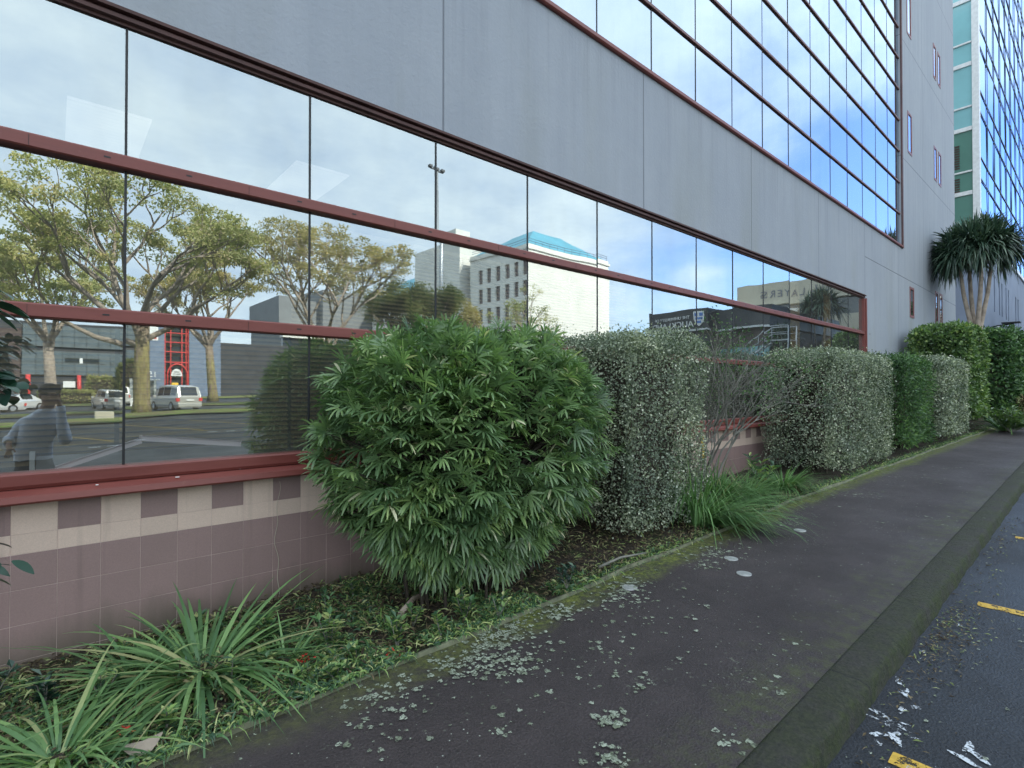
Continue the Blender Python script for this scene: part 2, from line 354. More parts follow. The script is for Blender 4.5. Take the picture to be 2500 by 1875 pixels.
M['leaf_weed'] = leafmat('weed_leaf', [(0, (0.035, 0.085, 0.045)), (0.5, (0.10, 0.20, 0.075)), (0.78, (0.24, 0.36, 0.10)), (1, (0.52, 0.52, 0.24))], 0.4, 0.5, 0.2)
M['litter'] = leafmat('leaf_litter', [(0, (0.03, 0.022, 0.015)), (0.45, (0.10, 0.075, 0.045)), (0.68, (0.24, 0.19, 0.11)), (0.85, (0.13, 0.19, 0.06)), (1, (0.40, 0.42, 0.20))], 0.8, 0.2, 0.1)
M['sword'] = leafmat('sword_leaf', [(0, (0.025, 0.052, 0.036)), (0.7, (0.058, 0.105, 0.066)), (1, (0.16, 0.22, 0.15))], 0.36, 0.6, 0.1)
M['leaf_gum'] = leafmat('gum_leaf', [(0, (0.24, 0.26, 0.11)), (0.45, (0.42, 0.42, 0.18)), (0.75, (0.54, 0.48, 0.25)), (1, (0.56, 0.43, 0.28))], 0.5, 0.4, 0.35, 0.35)
M['leaf_gum_brown'] = leafmat('brown_gum_leaf', [(0, (0.32, 0.28, 0.13)), (0.5, (0.46, 0.39, 0.20)), (1, (0.56, 0.44, 0.26))], 0.5, 0.4, 0.35, 0.35)
M['leaf_tree'] = leafmat('broad_tree_leaf', [(0, (0.07, 0.10, 0.03)), (0.6, (0.15, 0.175, 0.055)), (1, (0.28, 0.25, 0.09))], 0.5, 0.4, 0.3, 0.4)
M['shirt'] = plain('grey_blue_shirt', (0.60, 0.63, 0.70), 0.9, 0, 0.1, 9)
M['trousers'] = plain('dark_trousers', (0.022, 0.022, 0.026), 0.9, 0, 0.2, 9)
M['skin'] = plain('skin', (0.36, 0.20, 0.14), 0.55, 0, 0.06, 9)
M['hair'] = plain('black_cap_cloth', (0.015, 0.014, 0.015), 0.8, 0, 0.2, 20)
M['red_flower'] = plain('red_petal', (0.55, 0.05, 0.03), 0.6)

# ------------------------------------------------------------ mesh helpers
def link(o, parent=None):
    COL.objects.link(o)
    if parent is not None: o.parent = parent
    return o
def tag(o, label=None, cat=None, group=None, kind=None):
    if label: o['label'] = label
    if cat: o['category'] = cat
    if group: o['group'] = group
    if kind: o['kind'] = kind
    return o
def empty(name, loc=(0, 0, 0), rz=0.0):
    o = bpy.data.objects.new(name, None); o.empty_display_size = 0.2
    o.location = loc; o.rotation_euler = (0, 0, rz); return link(o)
def npmesh(name, V, F, mats, parent=None, rnd=None, mi=None, smooth=False):
    """V (n,3), F (m,k) one polygon size"""
    V = np.asarray(V, dtype=np.float32).reshape(-1, 3); F = np.asarray(F, dtype=np.int32)
    me = bpy.data.meshes.new(name); k = F.shape[1]; nf = F.shape[0]
    me.vertices.add(len(V)); me.vertices.foreach_set('co', V.ravel())
    me.loops.add(nf * k); me.loops.foreach_set('vertex_index', F.ravel())
    me.polygons.add(nf); me.polygons.foreach_set('loop_start', np.arange(0, nf * k, k, dtype=np.int32))
    try: me.polygons.foreach_set('loop_total', np.full(nf, k, dtype=np.int32))
    except Exception: pass
    if mi is not None: me.polygons.foreach_set('material_index', np.asarray(mi, dtype=np.int32))
    me.polygons.foreach_set('use_smooth', np.full(nf, bool(smooth)))
    if rnd is not None:
        a = me.attributes.new('rnd', 'FLOAT', 'FACE'); a.data.foreach_set('value', np.asarray(rnd, dtype=np.float32))
    for m_ in (mats if isinstance(mats, (list, tuple)) else [mats]): me.materials.append(m_)
    me.update(calc_edges=True); me.validate()
    return link(bpy.data.objects.new(name, me), parent)
class MB:
    def __init__(s): s.V = []; s.F = []; s.mi = []; s.sm = []
    def poly(s, pts, mi=0, sm=False):
        b = len(s.V); s.V += [tuple(p) for p in pts]; s.F.append(tuple(range(b, b + len(pts)))); s.mi.append(mi); s.sm.append(sm)
    def box(s, x0, x1, y0, y1, z0, z1, mi=0, skip=''):
        b = len(s.V)
        s.V += [(x0, y0, z0), (x1, y0, z0), (x1, y1, z0), (x0, y1, z0), (x0, y0, z1), (x1, y0, z1), (x1, y1, z1), (x0, y1, z1)]
        for f in ((0, 3, 2, 1), (4, 5, 6, 7), (0, 1, 5, 4), (1, 2, 6, 5), (2, 3, 7, 6), (3, 0, 4, 7)):
            s.F.append(tuple(b + i for i in f)); s.mi.append(mi); s.sm.append(False)
        return s
    def tube(s, pts, rad, n=8, mi=0, caps=True):
        pts = [Vector(p) for p in pts]
        if not isinstance(rad, (list, tuple)): rad = [rad] * len(pts)
        b = len(s.V); up = Vector((0.13, 0.27, 1)).normalized()
        for i, p in enumerate(pts):
            d = (pts[min(i + 1, len(pts) - 1)] - pts[max(i - 1, 0)]).normalized()
            a = d.cross(up)
            if a.length < 1e-3: a = d.cross(Vector((1, 0, 0)))
            a.normalize(); c = d.cross(a)
            for k in range(n):
                t = 2 * math.pi * k / n; s.V.append(tuple(p + (a * math.cos(t) + c * math.sin(t)) * rad[i]))
        for i in range(len(pts) - 1):
            for k in range(n):
                s.F.append((b + i * n + k, b + i * n + (k + 1) % n, b + (i + 1) * n + (k + 1) % n, b + (i + 1) * n + k)); s.mi.append(mi); s.sm.append(True)
        if caps:
            s.F.append(tuple(b + k for k in range(n))[::-1]); s.mi.append(mi); s.sm.append(False)
            s.F.append(tuple(b + (len(pts) - 1) * n + k for k in range(n))); s.mi.append(mi); s.sm.append(False)
        return s
    def opening_wall(s, o, u, n, U, Vh, ops, depth, mi=0):
        """sheet from o along unit u and +z, outward normal n, with recessed openings (u0,u1,v0,v1)"""
        o = Vector(o); u = Vector(u); n = Vector(n); z = Vector((0, 0, 1))
        us = sorted({0.0, U, *[min(max(q, 0), U) for a in ops for q in a[:2]]}); vs = sorted({0.0, Vh, *[min(max(q, 0), Vh) for a in ops for q in a[2:4]]})
        for i in range(len(us) - 1):
            for j in range(len(vs) - 1):
                cu = (us[i] + us[i + 1]) / 2; cv = (vs[j] + vs[j + 1]) / 2
                if any(a[0] < cu < a[1] and a[2] < cv < a[3] for a in ops): continue
                s.poly([o + u * us[i] + z * vs[j], o + u * us[i + 1] + z * vs[j], o + u * us[i + 1] + z * vs[j + 1], o + u * us[i] + z * vs[j + 1]], mi)
        for a in ops:
            A = [o + u * a[0] + z * a[2], o + u * a[1] + z * a[2], o + u * a[1] + z * a[3], o + u * a[0] + z * a[3]]
            for k in range(4):
                p, q = A[k], A[(k + 1) % 4]; s.poly([p, q, q - n * depth, p - n * depth], mi)
        return s
    def build(s, name, mats, parent=None, bevel=0):
        me = bpy.data.meshes.new(name); me.from_pydata(s.V, [], s.F)
        for m_ in (mats if isinstance(mats, (list, tuple)) else [mats]): me.materials.append(m_)
        me.polygons.foreach_set('material_index', s.mi); me.polygons.foreach_set('use_smooth', s.sm)
        me.update(); o = link(bpy.data.objects.new(name, me), parent)
        if bevel:
            b = o.modifiers.new('bevel', 'BEVEL'); b.width = bevel; b.segments = 2; b.limit_method = 'ANGLE'
        return o
def copy_tree(o, parent=None):
    c = o.copy(); link(c, parent)
    for ch in list(o.children): copy_tree(ch, c)
    return c
def g(x):                                   # the street climbs gently towards +X
    return 0.0255 * np.clip(x, -30, 45)
def edge(x):                                # garden / footpath edge
    return -1.45 - np.clip(x - 8, 0, 40) * 0.040
def norm(a): return a / np.maximum(np.linalg.norm(a, axis=-1, keepdims=True), 1e-9)

def leaves(P, D, N, L, Wd, fold=0.12):
    """diamond leaves: base P, direction D, normal N"""
    n = len(P); D = norm(D); Sd = norm(np.cross(D, N)); Nn = norm(np.cross(Sd, D))
    L = np.broadcast_to(np.asarray(L, dtype=float), (n,))[:, None]; Wd = np.broadcast_to(np.asarray(Wd, dtype=float), (n,))[:, None]
    V = np.empty((n, 4, 3)); mid = P + D * L * 0.45 + Nn * L * fold
    V[:, 0] = P; V[:, 1] = mid + Sd * Wd / 2; V[:, 2] = P + D * L; V[:, 3] = mid - Sd * Wd / 2
    return V.reshape(-1, 3), np.arange(n * 4).reshape(n, 4)
def strips(P, D, N, L, Wd, droop=0.3, k=4, prof=None, curl=0.0):
    """long leaves: k segments, sagging by droop*L at the tip"""
    n = len(P); D = norm(D); Sd = norm(np.cross(D, N))
    L = np.broadcast_to(np.asarray(L, dtype=float), (n,))[:, None]; Wd = np.broadcast_to(np.asarray(Wd, dtype=float), (n,))[:, None]
    droop = np.broadcast_to(np.asarray(droop, dtype=float), (n,))[:, None]
    V = np.empty((n, k + 1, 2, 3))
    for i in range(k + 1):
        t = i / k; w = (prof(t) if prof else (1 - t) ** 0.6) + 0.02
        c = P + D * L * t * (1 - 0.25 * droop * t)
        c = c + np.array([0, 0, -1.0]) * L * droop * t * t
        V[:, i, 0] = c + Sd * Wd * w / 2; V[:, i, 1] = c - Sd * Wd * w / 2
    idx = np.arange(n * (k + 1) * 2).reshape(n, k + 1, 2)
    F = np.stack([idx[:, :-1, 0], idx[:, :-1, 1], idx[:, 1:, 1], idx[:, 1:, 0]], -1).reshape(-1, 4)
    return V.reshape(-1, 3), F, k
def rdir(n): return norm(rng.normal(size=(n, 3)))
def wob(P, s=1.0, seed=0.0):               # cheap smooth noise about -1..1
    x, y, z = P[:, 0] * s + seed, P[:, 1] * s + seed * 1.7, P[:, 2] * s - seed
    return (np.sin(2.1 * x + 1.3 * z) * np.cos(1.7 * z - y) + np.sin(4.3 * x + 1.1 + 2.2 * y) * np.cos(3.9 * z + 0.7) * 0.6 + np.sin(7.9 * x - 6.1 * z + 3.1 * y) * 0.35) / 1.6

# ------------------------------------------------------------ ground
xs = np.array([-400, -60, -30, -15, 0, 15, 30, 45, 90, 400.0])
ys = np.array([60, 30, 18.5, -3.30, -12, -31, -60, -120, -400.0])
gx, gy = np.meshgrid(xs, ys, indexing='ij'); gz = g(gx) - 0.16
idx = np.arange(gx.size).reshape(gx.shape)
F = np.stack([idx[:-1, :-1], idx[:-1, 1:], idx[1:, 1:], idx[1:, :-1]], -1).reshape(-1, 4)
tag(npmesh('road', np.stack([gx, gy, gz], -1), F, M['road']), kind='structure')
# footpath
px_ = np.concatenate([np.linspace(-30, 45, 151)]); rows = np.linspace(0, 1, 12)
ex = edge(px_)
V = np.empty((len(px_), len(rows), 3)); UV = np.empty((len(px_), len(rows), 2))
for j, t in enumerate(rows):
    y = ex * (1 - t) + (-3.18) * t
    V[:, j] = np.stack([px_, y + 0 * px_, g(px_) - 0.05 + 0.004 * np.sin(px_ * 1.3 + j)], -1)
    UV[:, j] = np.stack([px_, ex - y], -1)
idx = np.arange(V.shape[0] * V.shape[1]).reshape(V.shape[:2])
F = np.stack([idx[:-1, :-1], idx[:-1, 1:], idx[1:, 1:], idx[1:, :-1]], -1).reshape(-1, 4)
o = npmesh('footpath', V, F, M['path']); tag(o, kind='structure')
uvl = o.data.uv_layers.new(name='UVMap'); li = np.empty(len(o.data.loops), dtype=np.int32)
o.data.loops.foreach_get('vertex_index', li); uvl.data.foreach_set('uv', UV.reshape(-1, 2)[li].ravel().astype(np.float32))
# kerb
prof = [(-3.178, -0.08), (-3.180, -0.048), (-3.195, -0.044), (-3.25, -0.043), (-3.335, -0.047), (-3.358, -0.055), (-3.372, -0.072), (-3.39, -0.17)]
kx = np.linspace(-30, 45, 600); V = np.empty((len(kx), len(prof), 3))
for j, (y, z) in enumerate(prof):
    nz = 0.006 * np.sin(kx * 7.3 + j) + 0.005 * np.sin(kx * 17.1 + 2 * j)
    V[:, j] = np.stack([kx, y + 0 * kx + (nz if j > 3 else 0), g(kx) + z + nz * 0.5 * (j > 1)], -1)
idx = np.arange(V.shape[0] * V.shape[1]).reshape(V.shape[:2])
F = np.stack([idx[:-1, :-1], idx[:-1, 1:], idx[1:, 1:], idx[1:, :-1]], -1).reshape(-1, 4)
tag(npmesh('kerb', V, F, M['kerb'], smooth=True), kind='structure')
# garden soil
sx = np.linspace(-30, 45, 800); sr = np.linspace(0, 1, 22); V = np.empty((len(sx), len(sr), 3))
for j, t in enumerate(sr):
    y = 0.02 * (1 - t) + (edge(sx) + 0.0) * t; p = np.stack([sx, y, 0 * sx], -1)
    V[:, j] = np.stack([sx, y, g(sx) - 0.045 * t + (0.028 * wob(p, 2.3) + 0.012 * wob(p, 9, 3.0)) * (0.35 + 0.65 * np.sin(math.pi * min(t + 0.05, 1)))], -1)
idx = np.arange(V.shape[0] * V.shape[1]).reshape(V.shape[:2])
F = np.stack([idx[:-1, :-1], idx[:-1, 1:], idx[1:, 1:], idx[1:, :-1]], -1).reshape(-1, 4)
tag(npmesh('garden_bed', V, F, M['soil'], smooth=True), kind='structure')
# thin edging strip
kx = np.linspace(-30, 30, 500); V = np.empty((len(kx), 4, 3)); e = edge(kx) + 0.012 * np.sin(kx * 1.9) + 0.006 * np.sin(kx * 5.3)
for j, (dy, dz) in enumerate(((0.012, -0.08), (0.010, -0.022), (-0.010, -0.024), (-0.013, -0.08))):
    V[:, j] = np.stack([kx, e + dy, g(kx) + dz + 0.006 * np.sin(kx * 3.7)], -1)
idx = np.arange(V.shape[0] * 4).reshape(V.shape[:2])
F = np.stack([idx[:-1, :-1], idx[:-1, 1:], idx[1:, 1:], idx[1:, :-1]], -1).reshape(-1, 4)
tag(npmesh('garden_edging', V, F, M['edging'], smooth=True), kind='structure')
# grass islands of the car park
def sheet(name, x0, x1, y0, y1, dz, mat, seed=0, kind='structure'):
    X_ = np.linspace(x0, x1, 90); T = np.linspace(0, 1, 8); V = np.empty((90, 8, 3))
    for j, t in enumerate(T):
        e0 = y0 + 0.25 * np.sin(X_ * 0.9 + seed); e1 = y1 + 0.3 * np.sin(X_ * 0.7 + seed + 2)
        V[:, j] = np.stack([X_, e0 * (1 - t) + e1 * t, g(X_) - 0.16 + dz * math.sin(math.pi * (0.15 + 0.7 * t)) + 0.01], -1)
    idx = np.arange(90 * 8).reshape(90, 8)
    F = np.stack([idx[:-1, :-1], idx[:-1, 1:], idx[1:, 1:], idx[1:, :-1]], -1).reshape(-1, 4)
    o = npmesh(name, V, F, mat, smooth=True); return tag(o, kind=kind)
sheet('grass_verge', -30, 22, -31.5, -38.2, 0.14, M['grass'])
sheet('grass_verge', -30, 30, -46.0, -52.5, 0.12, M['grass'], 3)
sheet('grass_verge', -30, 34, -71.0, -84.0, 0.12, M['grass'], 5)

# ------------------------------------------------------------ the mirror-glass office building
BLD = empty('office_building', (0, 0, 0))
tag(BLD, 'grey concrete office building with long red framed mirror glass windows beside the footpath', 'building')
HB, XL, XR = 25.0, -25.0, 28.1
wf = -0.05
ops = [(0, 15.9 - XL, 0, 4.10 + 1.5), (0, 19.6 - XL, 6.0 + 1.5, 23.9 + 1.5)]
small = [(20.55, 21.10, 3.95, 4.93), (20.45, 21.0, 9.22, 10.55), (20.45, 21.0, 13.05, 14.4)]
for z0 in (9.35, 13.15, 16.9): small += [(24.25, 24.72, z0, z0 + 1.25), (25.02, 25.49, z0, z0 + 1.25)]
small += [(24.25, 24.72, 4.0, 5.25), (25.02, 25.49, 4.0, 5.25)]
for a in small: ops.append((a[0] - XL, a[1] - XL, a[2] + 1.5, a[3] + 1.5))
w = MB(); w.opening_wall((XL, wf, -1.5), (1, 0, 0), (0, -1, 0), XR - XL, HB + 1.5, ops, 0.16)
w.poly([(XR, wf, -1.5), (XR, 18, -1.5), (XR, 18, HB), (XR, wf, HB)])
w.poly([(XR, 18, -1.5), (XL, 18, -1.5), (XL, 18, HB), (XR, 18, HB)])
w.poly([(XL, 18, -1.5), (XL, wf, -1.5), (XL, wf, HB), (XL, 18, HB)])
w.poly([(XL, wf, HB), (XR, wf, HB), (XR, 18, HB), (XL, 18, HB)])
w.build('wall', M['concrete'], BLD)
# small windows
for a in small:
    f = MB(); t = 0.075; y0, y1 = -0.062, 0.10
    f.box(a[0], a[0] + t, y0, y1, a[2], a[3]); f.box(a[1] - t, a[1], y0, y1, a[2], a[3])
    f.box(a[0] + t, a[1] - t, y0, y1, a[3] - t, a[3]); f.box(a[0] + t, a[1] - t, y0, y1, a[2], a[2] + t)
    fo = f.build('window', M['red'], BLD)
    p = MB(); p.poly([(a[0] + t, -0.046, a[2] + t), (a[1] - t, -0.046, a[2] + t), (a[1] - t, -0.046, a[3] - t), (a[0] + t, -0.046, a[3] - t)])
    p.build('pane', M['glass_up'], fo)
# tiled plinth: every tile a raised face on the grout
rows_z = [0.965, 0.785, 0.668, 0.462, 0.256, 0.050, -0.156, -0.362, -0.568, -0.774, -0.98]
Vt, Ft, mt, rt = [], [], [], []
pitch = 0.206; gk = 0.0024
for k in range(-121, 78):
    x0 = 0.026 + pitch * k; x1 = x0 + pitch
    if x1 > 15.9: x1 = 15.9
    for r_ in range(len(rows_z) - 1):
        zt, zb = rows_z[r_], rows_z[r_ + 1]
        if zt < g(x0) - 0.35: continue
        dark = (k % 2 == 0) if r_ == 0 else (r_ != 1)
        a, b, c_, d = x0 + gk, x1 - gk, zb + gk, zt - gk; y = wf - 0.0022; n0 = len(Vt); yo = wf + 0.001
        Vt += [(a, y, c_), (b, y, c_), (b, y, d), (a, y, d), (a - gk * .8, yo, c_ - gk * .8), (b + gk * .8, yo, c_ - gk * .8), (b + gk * .8, yo, d + gk * .8), (a - gk * .8, yo, d + gk * .8)]
        for f_ in ((0, 1, 2, 3), (0, 4, 5, 1), (1, 5, 6, 2), (2, 6, 7, 3), (3, 7, 4, 0)):
            Ft.append([n0 + i for i in f_]); mt.append(0 if dark else 1); rt.append(random.random() if f_ == (0, 1, 2, 3) else 0.5)
b0 = len(Vt); Vt += [(XL, wf, -1.5), (15.9, wf, -1.5), (15.9, wf, 0.97), (XL, wf, 0.97)]; Ft.append([b0, b0 + 1, b0 + 2, b0 + 3]); mt.append(2); rt.append(0.5)
npmesh('tiled_plinth', Vt, Ft, [M['tile_dark'], M['tile_light'], M['grout']], BLD, rnd=rt, mi=mt)
# lower window: sill, rails, head frame
lo_l, lo_r = XL, 15.9
f = MB()
def sprof(pts, x0, x1, mb, mi=0):           # extrude a y,z profile along x
    n = len(pts)
    for i in range(n):
        (ya, za), (yb, zb) = pts[i], pts[(i + 1) % n]
        mb.poly([(x0, ya, za), (x1, ya, za), (x1, yb, zb), (x0, yb, zb)], mi)
    mb.poly([(x0, y, z) for y, z in pts], mi); mb.poly([(x1, y, z) for y, z in pts][::-1], mi)
sprof([(0.10, 0.972), (-0.150, 0.972), (-0.160, 0.984), (-0.150, 1.020), (-0.085, 1.045), (-0.06, 1.050), (0.10, 1.050)], lo_l, lo_r + 0.05, f)
sill = f.build('sill', M['red'], BLD)
f = MB(); sprof([(0.06, 1.052), (-0.072, 1.052), (-0.085, 1.072), (-0.085, 1.132), (-0.078, 1.142), (0.06, 1.142)], lo_l, lo_r, f); f.build('bottom_frame', M['red'], BLD)
for z in (2.06, 3.065):
    f = MB(); sprof([(0.05, z), (-0.052, z), (-0.062, z + 0.008), (-0.062, z + 0.076), (-0.054, z + 0.086), (0.05, z + 0.086)], lo_l, lo_r, f)
    x = -2.52
    while x < 15.5:
        for dx in (0.35, 0.8): f.box(x + dx, x + dx + 0.035, -0.0635, -0.050, z + 0.040, z + 0.050, 1)
        f.box(x - 0.001, x + 0.001, -0.0635, -0.04, z + 0.010, z + 0.076, 1); x += 1.2
    f.build('rail', [M['red'], M['black']], BLD)
f = MB(); sprof([(0.06, 4.012), (-0.02, 4.012), (-0.02, 4.030), (-0.052, 4.034), (-0.056, 4.056), (-0.035, 4.061), (-0.035, 4.074), (-0.076, 4.078), (-0.080, 4.098), (-0.052, 4.112), (0.06, 4.098)], lo_l, lo_r + 0.05, f)
f.build('head_frame', M['red_dark'], BLD)
f = MB(); f.box(lo_r - 0.0, lo_r + 0.062, -0.088, 0.06, 1.052, 4.010); f.box(lo_r - 0.075, lo_r - 0.002, -0.060, 0.06, 1.145, 4.008); f.build('jamb', M['red'], BLD)
# panes of the lower window; joints at 0.348 + 1.2 k
def pane(x0, x1, z0, z1, mat, name='pane', parent=BLD, sig=0.0019, y=0.0, ny=1):
    cx, cz = (x0 + x1) / 2, (z0 + z1) / 2; ax, az = random.gauss(0, sig), random.gauss(0, sig)
    pts = [(x, y + (x - cx) * ax + (z - cz) * az, z) for x, z in ((x0, z0), (x1, z0), (x1, z1), (x0, z1))]
    m_ = MB(); m_.poly(pts); return m_.build(name, mat, parent)
joints = [0.348 + 1.2 * k for k in range(-21, 13)]
for i in range(len(joints)):
    x0 = joints[i]; x1 = joints[i + 1] if i + 1 < len(joints) else 15.83
    if x1 < -3.3: continue
    for z0, z1 in ((1.142, 2.06), (2.146, 3.065), (3.151, 4.012)): pane(x0 + 0.006, x1 - 0.006, z0, z1, M['glass'])
    j = MB()
    for z0, z1 in ((1.143, 2.059), (2.147, 3.064), (3.152, 4.011)): j.box(x0 - 0.007, x0 + 0.007, -0.006, 0.012, z0, z1)
    j.build('glass_joint', M['black'], BLD)
pane(XL, -3.26, 1.142, 4.01, M['glass'])
# upper window
uz = [6.0 + 0.065 + 0.965 * k for k in range(19)]
f = MB(); sprof([(0.06, 5.99), (-0.085, 5.99), (-0.10, 6.005), (-0.10, 6.05), (-0.07, 6.065), (0.06, 6.065)], XL, 19.6, f); f.build('upper_sill', M['red'], BLD)
f = MB(); f.box(19.60, 19.70, -0.095, 0.06, 5.99, 23.9); f.build('upper_jamb', M['red_dark'], BLD)
for k, z in enumerate(uz[1:]):
    f = MB(); sprof([(0.05, z + .010), (-0.026, z + .010), (-0.030, z + 0.014), (-0.030, z + 0.052), (-0.026, z + 0.056), (0.05, z + 0.056)], XL, 19.598, f)
    f.build('upper_rail', M['red_mid'], BLD)
uj = [0.348 + 1.2 * k for k in range(1, 16)] + [19.6]
for i in range(len(uj) - 1):
    m_ = MB()
    for k in range(14):
        z0 = uz[k] + (0.066 if k else 0); z1 = uz[k + 1]; x0, x1 = uj[i] + 0.005, uj[i + 1] - 0.005
        ax, az = random.gauss(0, 0.0016), random.gauss(0, 0.0016); cx, cz = (x0 + x1) / 2, (z0 + z1) / 2
        m_.poly([(x, (x - cx) * ax + (z - cz) * az, z) for x, z in ((x0, z0), (x1, z0), (x1, z1), (x0, z1))])
    m_.build('upper_pane', M['glass_up'], BLD)
    j = MB()
    for k in range(14): j.box(uj[i] - 0.006, uj[i] + 0.006, -0.006, 0.01, uz[k] + (0.067 if k else 0.002), uz[k + 1] - 0.001)
    j.build('upper_glass_joint', M['black'], BLD)
m_ = MB(); m_.poly([(XL, 0, 6.06), (1.54, 0, 6.06), (1.54, 0, 23.9), (XL, 0, 23.9)]); m_.poly([(1.54, 0, uz[14]), (19.6, 0, uz[14]), (19.6, 0, 23.9), (1.54, 0, 23.9)])
m_.build('upper_pane', M['glass_up'], BLD)
# rooms behind the glass
r_ = MB(); r_.box(XL + .1, 15.95, 7.0, 7.2, 0.3, 4.3); r_.box(15.97, 16.2, 0.12, 7.2, 0.3, 4.3); r_.box(XL + .1, 15.95, 0.12, 6.98, 0.25, 0.33, 1); r_.box(XL + .1, 15.95, 0.12, 6.98, 4.14, 4.3)
r_.box(XL + .1, 15.9, 0.08, 0.34, 0.34, 1.10); r_.box(XL + 0.1, 19.7, 1.6, 1.8, 5.9, 24.0); r_.box(XL + 0.1, 19.7, 0.12, 1.58, 5.86, 5.98, 1)
for xx in (19.4, 26.0): r_.box(xx, xx + 2.0, 0.5, 0.6, 3.2, 19.0)
r_.build('interior', [M['room'], M['carpet']], BLD)
def blind(x0, x1, z0, z1):
    b = MB(); z = z0 + 0.02; y = 0.46
    while z < z1:
        b.poly([(x0, y - 0.020, z - 0.010), (x1, y - 0.020, z - 0.010), (x1, y + 0.016, z + 0.016), (x0, y + 0.016, z + 0.016)])
        z += 0.0395
    b.box(x0, x1, y - 0.025, y + 0.025, z1, z1 + 0.04); b.build('venetian_blind', M['blind'], BLD)
for k in range(-3, 13):
    x0 = 0.36 + 1.2 * k; blind(x0, x0 + 1.17, 1.12, 3.08 if 1 <= k <= 4 else 2.10)
for x in (12.0, 14.0):
    c_ = MB(); n = 14
    for i in range(n):
        a, b = x + 0.5 * i / n, x + 0.5 * (i + 1) / n
        c_.poly([(a, 0.30 + 0.03 * (i % 2), 1.0), (b, 0.30 + 0.03 * ((i + 1) % 2), 1.0), (b, 0.30 + 0.03 * ((i + 1) % 2), 4.05), (a, 0.30 + 0.03 * (i % 2), 4.05)])
    c_.build('curtain', M['curtain'], BLD)
for x in (-1.83, 0.07, 1.98):
    t_ = MB(); t_.box(x, x + 0.6, 1.58, 2.78, 4.120, 4.135); t_.build('ceiling_light', M['troffer'], BLD)

# things lying behind the glass
def board(p0, p1, w_, th, label):
    p0, p1 = Vector(p0), Vector(p1); d = (p1 - p0).normalized(); s_ = Vector((0, 1, 0)); b = MB(); up = d.cross(s_).normalized()
    if up.z < 0: up = -up
    A = [p0, p1, p1 + s_ * w_, p0 + s_ * w_]
    b.poly(A[::-1]); b.poly([q + up * th for q in A])
    for i in range(4): b.poly([A[i], A[(i + 1) % 4], A[(i + 1) % 4] + up * th, A[i] + up * th])
    # a folded front lip
    c0 = [p0 + up * th, p1 + up * th, p1 + up * (th + 0.012) - s_ * 0.02, p0 + up * (th + 0.012) - s_ * 0.02]; b.poly(c0)
    o = b.build('folded_board', M['board'], None, 0.002); o['label'] = label; o['category'] = 'board'; o['group'] = 'pale boards lying behind the window'
board((0.45, 0.05, 1.285), (1.06, 0.05, 1.205), 0.16, 0.030, 'long pale pink board sloping down to the right behind the glass')
board((0.02, 0.06, 1.120), (0.455, 0.06, 1.270), 0.15, 0.024, 'shorter pale pink board sloping up from the left behind the glass')
tb = empty('steel_tray', (0.25, 0.27, 1.10)); tag(tb, 'long galvanised steel tray on the inner window ledge behind the glass', 'tray')
b = MB(); b.box(-0.33, 0.95, -0.03, 0.05, 0.002, 0.012); b.box(-0.33, 0.95, 0.045, 0.05, 0.013, 0.10); b.box(-0.33, 0.95, -0.035, -0.03, 0.0, 0.05); b.build('channel', M['galv'], tb)
b = MB(); b.box(-0.36, -0.335, -0.05, 0.06, 0.002, 0.135); b.build('end_plate', M['white_frame'], tb)

# ------------------------------------------------------------ glass tower beyond
TW = empty('glass_tower', (34.9, 0, 0)); tag(TW, 'glass tower with blue mirror curtain wall over a blue grey podium', 'building')
TX, TL, PZ, TZ = 0.0, 46.0, 9.9, 33.0
w = MB(); slots = []
for u0, wd in ((1.3, .5), (4.6, .5), (6.6, .5), (7.7, .5), (9.6, .5), (10.8, .5), (14.6, .6), (16.0, .6), (20.5, .6), (22, .6), (27, .6), (28.6, .6)): slots.append((u0, u0 + wd, 6.0 + 1.0, 8.0 + 1.0))
door = [(1.2, 7.2, 0.0, 4.3 + 0.55), (9.5, 13, 0.0, 4.3)]
w.opening_wall((TX, 0, -1.0), (1, 0, 0), (0, -1, 0), TL, PZ + 1.0, slots + door, 0.3)
w.poly([(TX, 0, -1), (TX, 20, -1), (TX, 20, PZ), (TX, 0, PZ)][::-1]); w.poly([(TL, 0, -1), (TL, 20, -1), (TL, 20, PZ), (TL, 0, PZ)])
w.poly([(TX, 20, -1), (TL, 20, -1), (TL, 20, PZ), (TX, 20, PZ)]); w.poly([(TX, 0, PZ), (TL, 0, PZ), (TL, 20, PZ), (TX, 20, PZ)])
w.build('podium_wall', M['podium'], TW)
b = MB(); b.box(-0.06, TL, -0.10, -0.004, PZ - 0.22, PZ + 0.02); b.build('ledge', M['white_frame'], TW)
for a in slots:
    p = MB(); p.poly([(a[0], 0.2, a[2] - 1), (a[1], 0.2, a[2] - 1), (a[1], 0.2, a[3] - 1), (a[0], 0.2, a[3] - 1)]); p.build('podium_window', M['dark_glass'], TW)
for a in door:
    p = MB()
    for k in range(16):
        z0 = -1 + (a[3]) * k / 16; z1 = -1 + a[3] * (k + 1) / 16; p.poly([(a[0], 0.28, z0), (a[1], 0.28, z0), (a[1], 0.24, z1), (a[0], 0.24, z1)])
    p.build('roller_door', M['podium'], TW)
for x in (2.3, 8.6):
    l_ = MB(); l_.tube([(x, -0.002, 4.9), (x, -0.35, 4.98), (x, -1.0, 5.04)], 0.035, 6); l_.box(x - 0.28, x + 0.28, -1.25, -0.55, 5.06, 5.12)
    lo = l_.build('wall_lamp', M['black'], TW); q = MB(); q.tube([(x, -0.42, 4.93), (x, -0.42, 4.55)], [0.10, 0.13], 10); q.build('lamp_glass', M['sign_white'], lo)
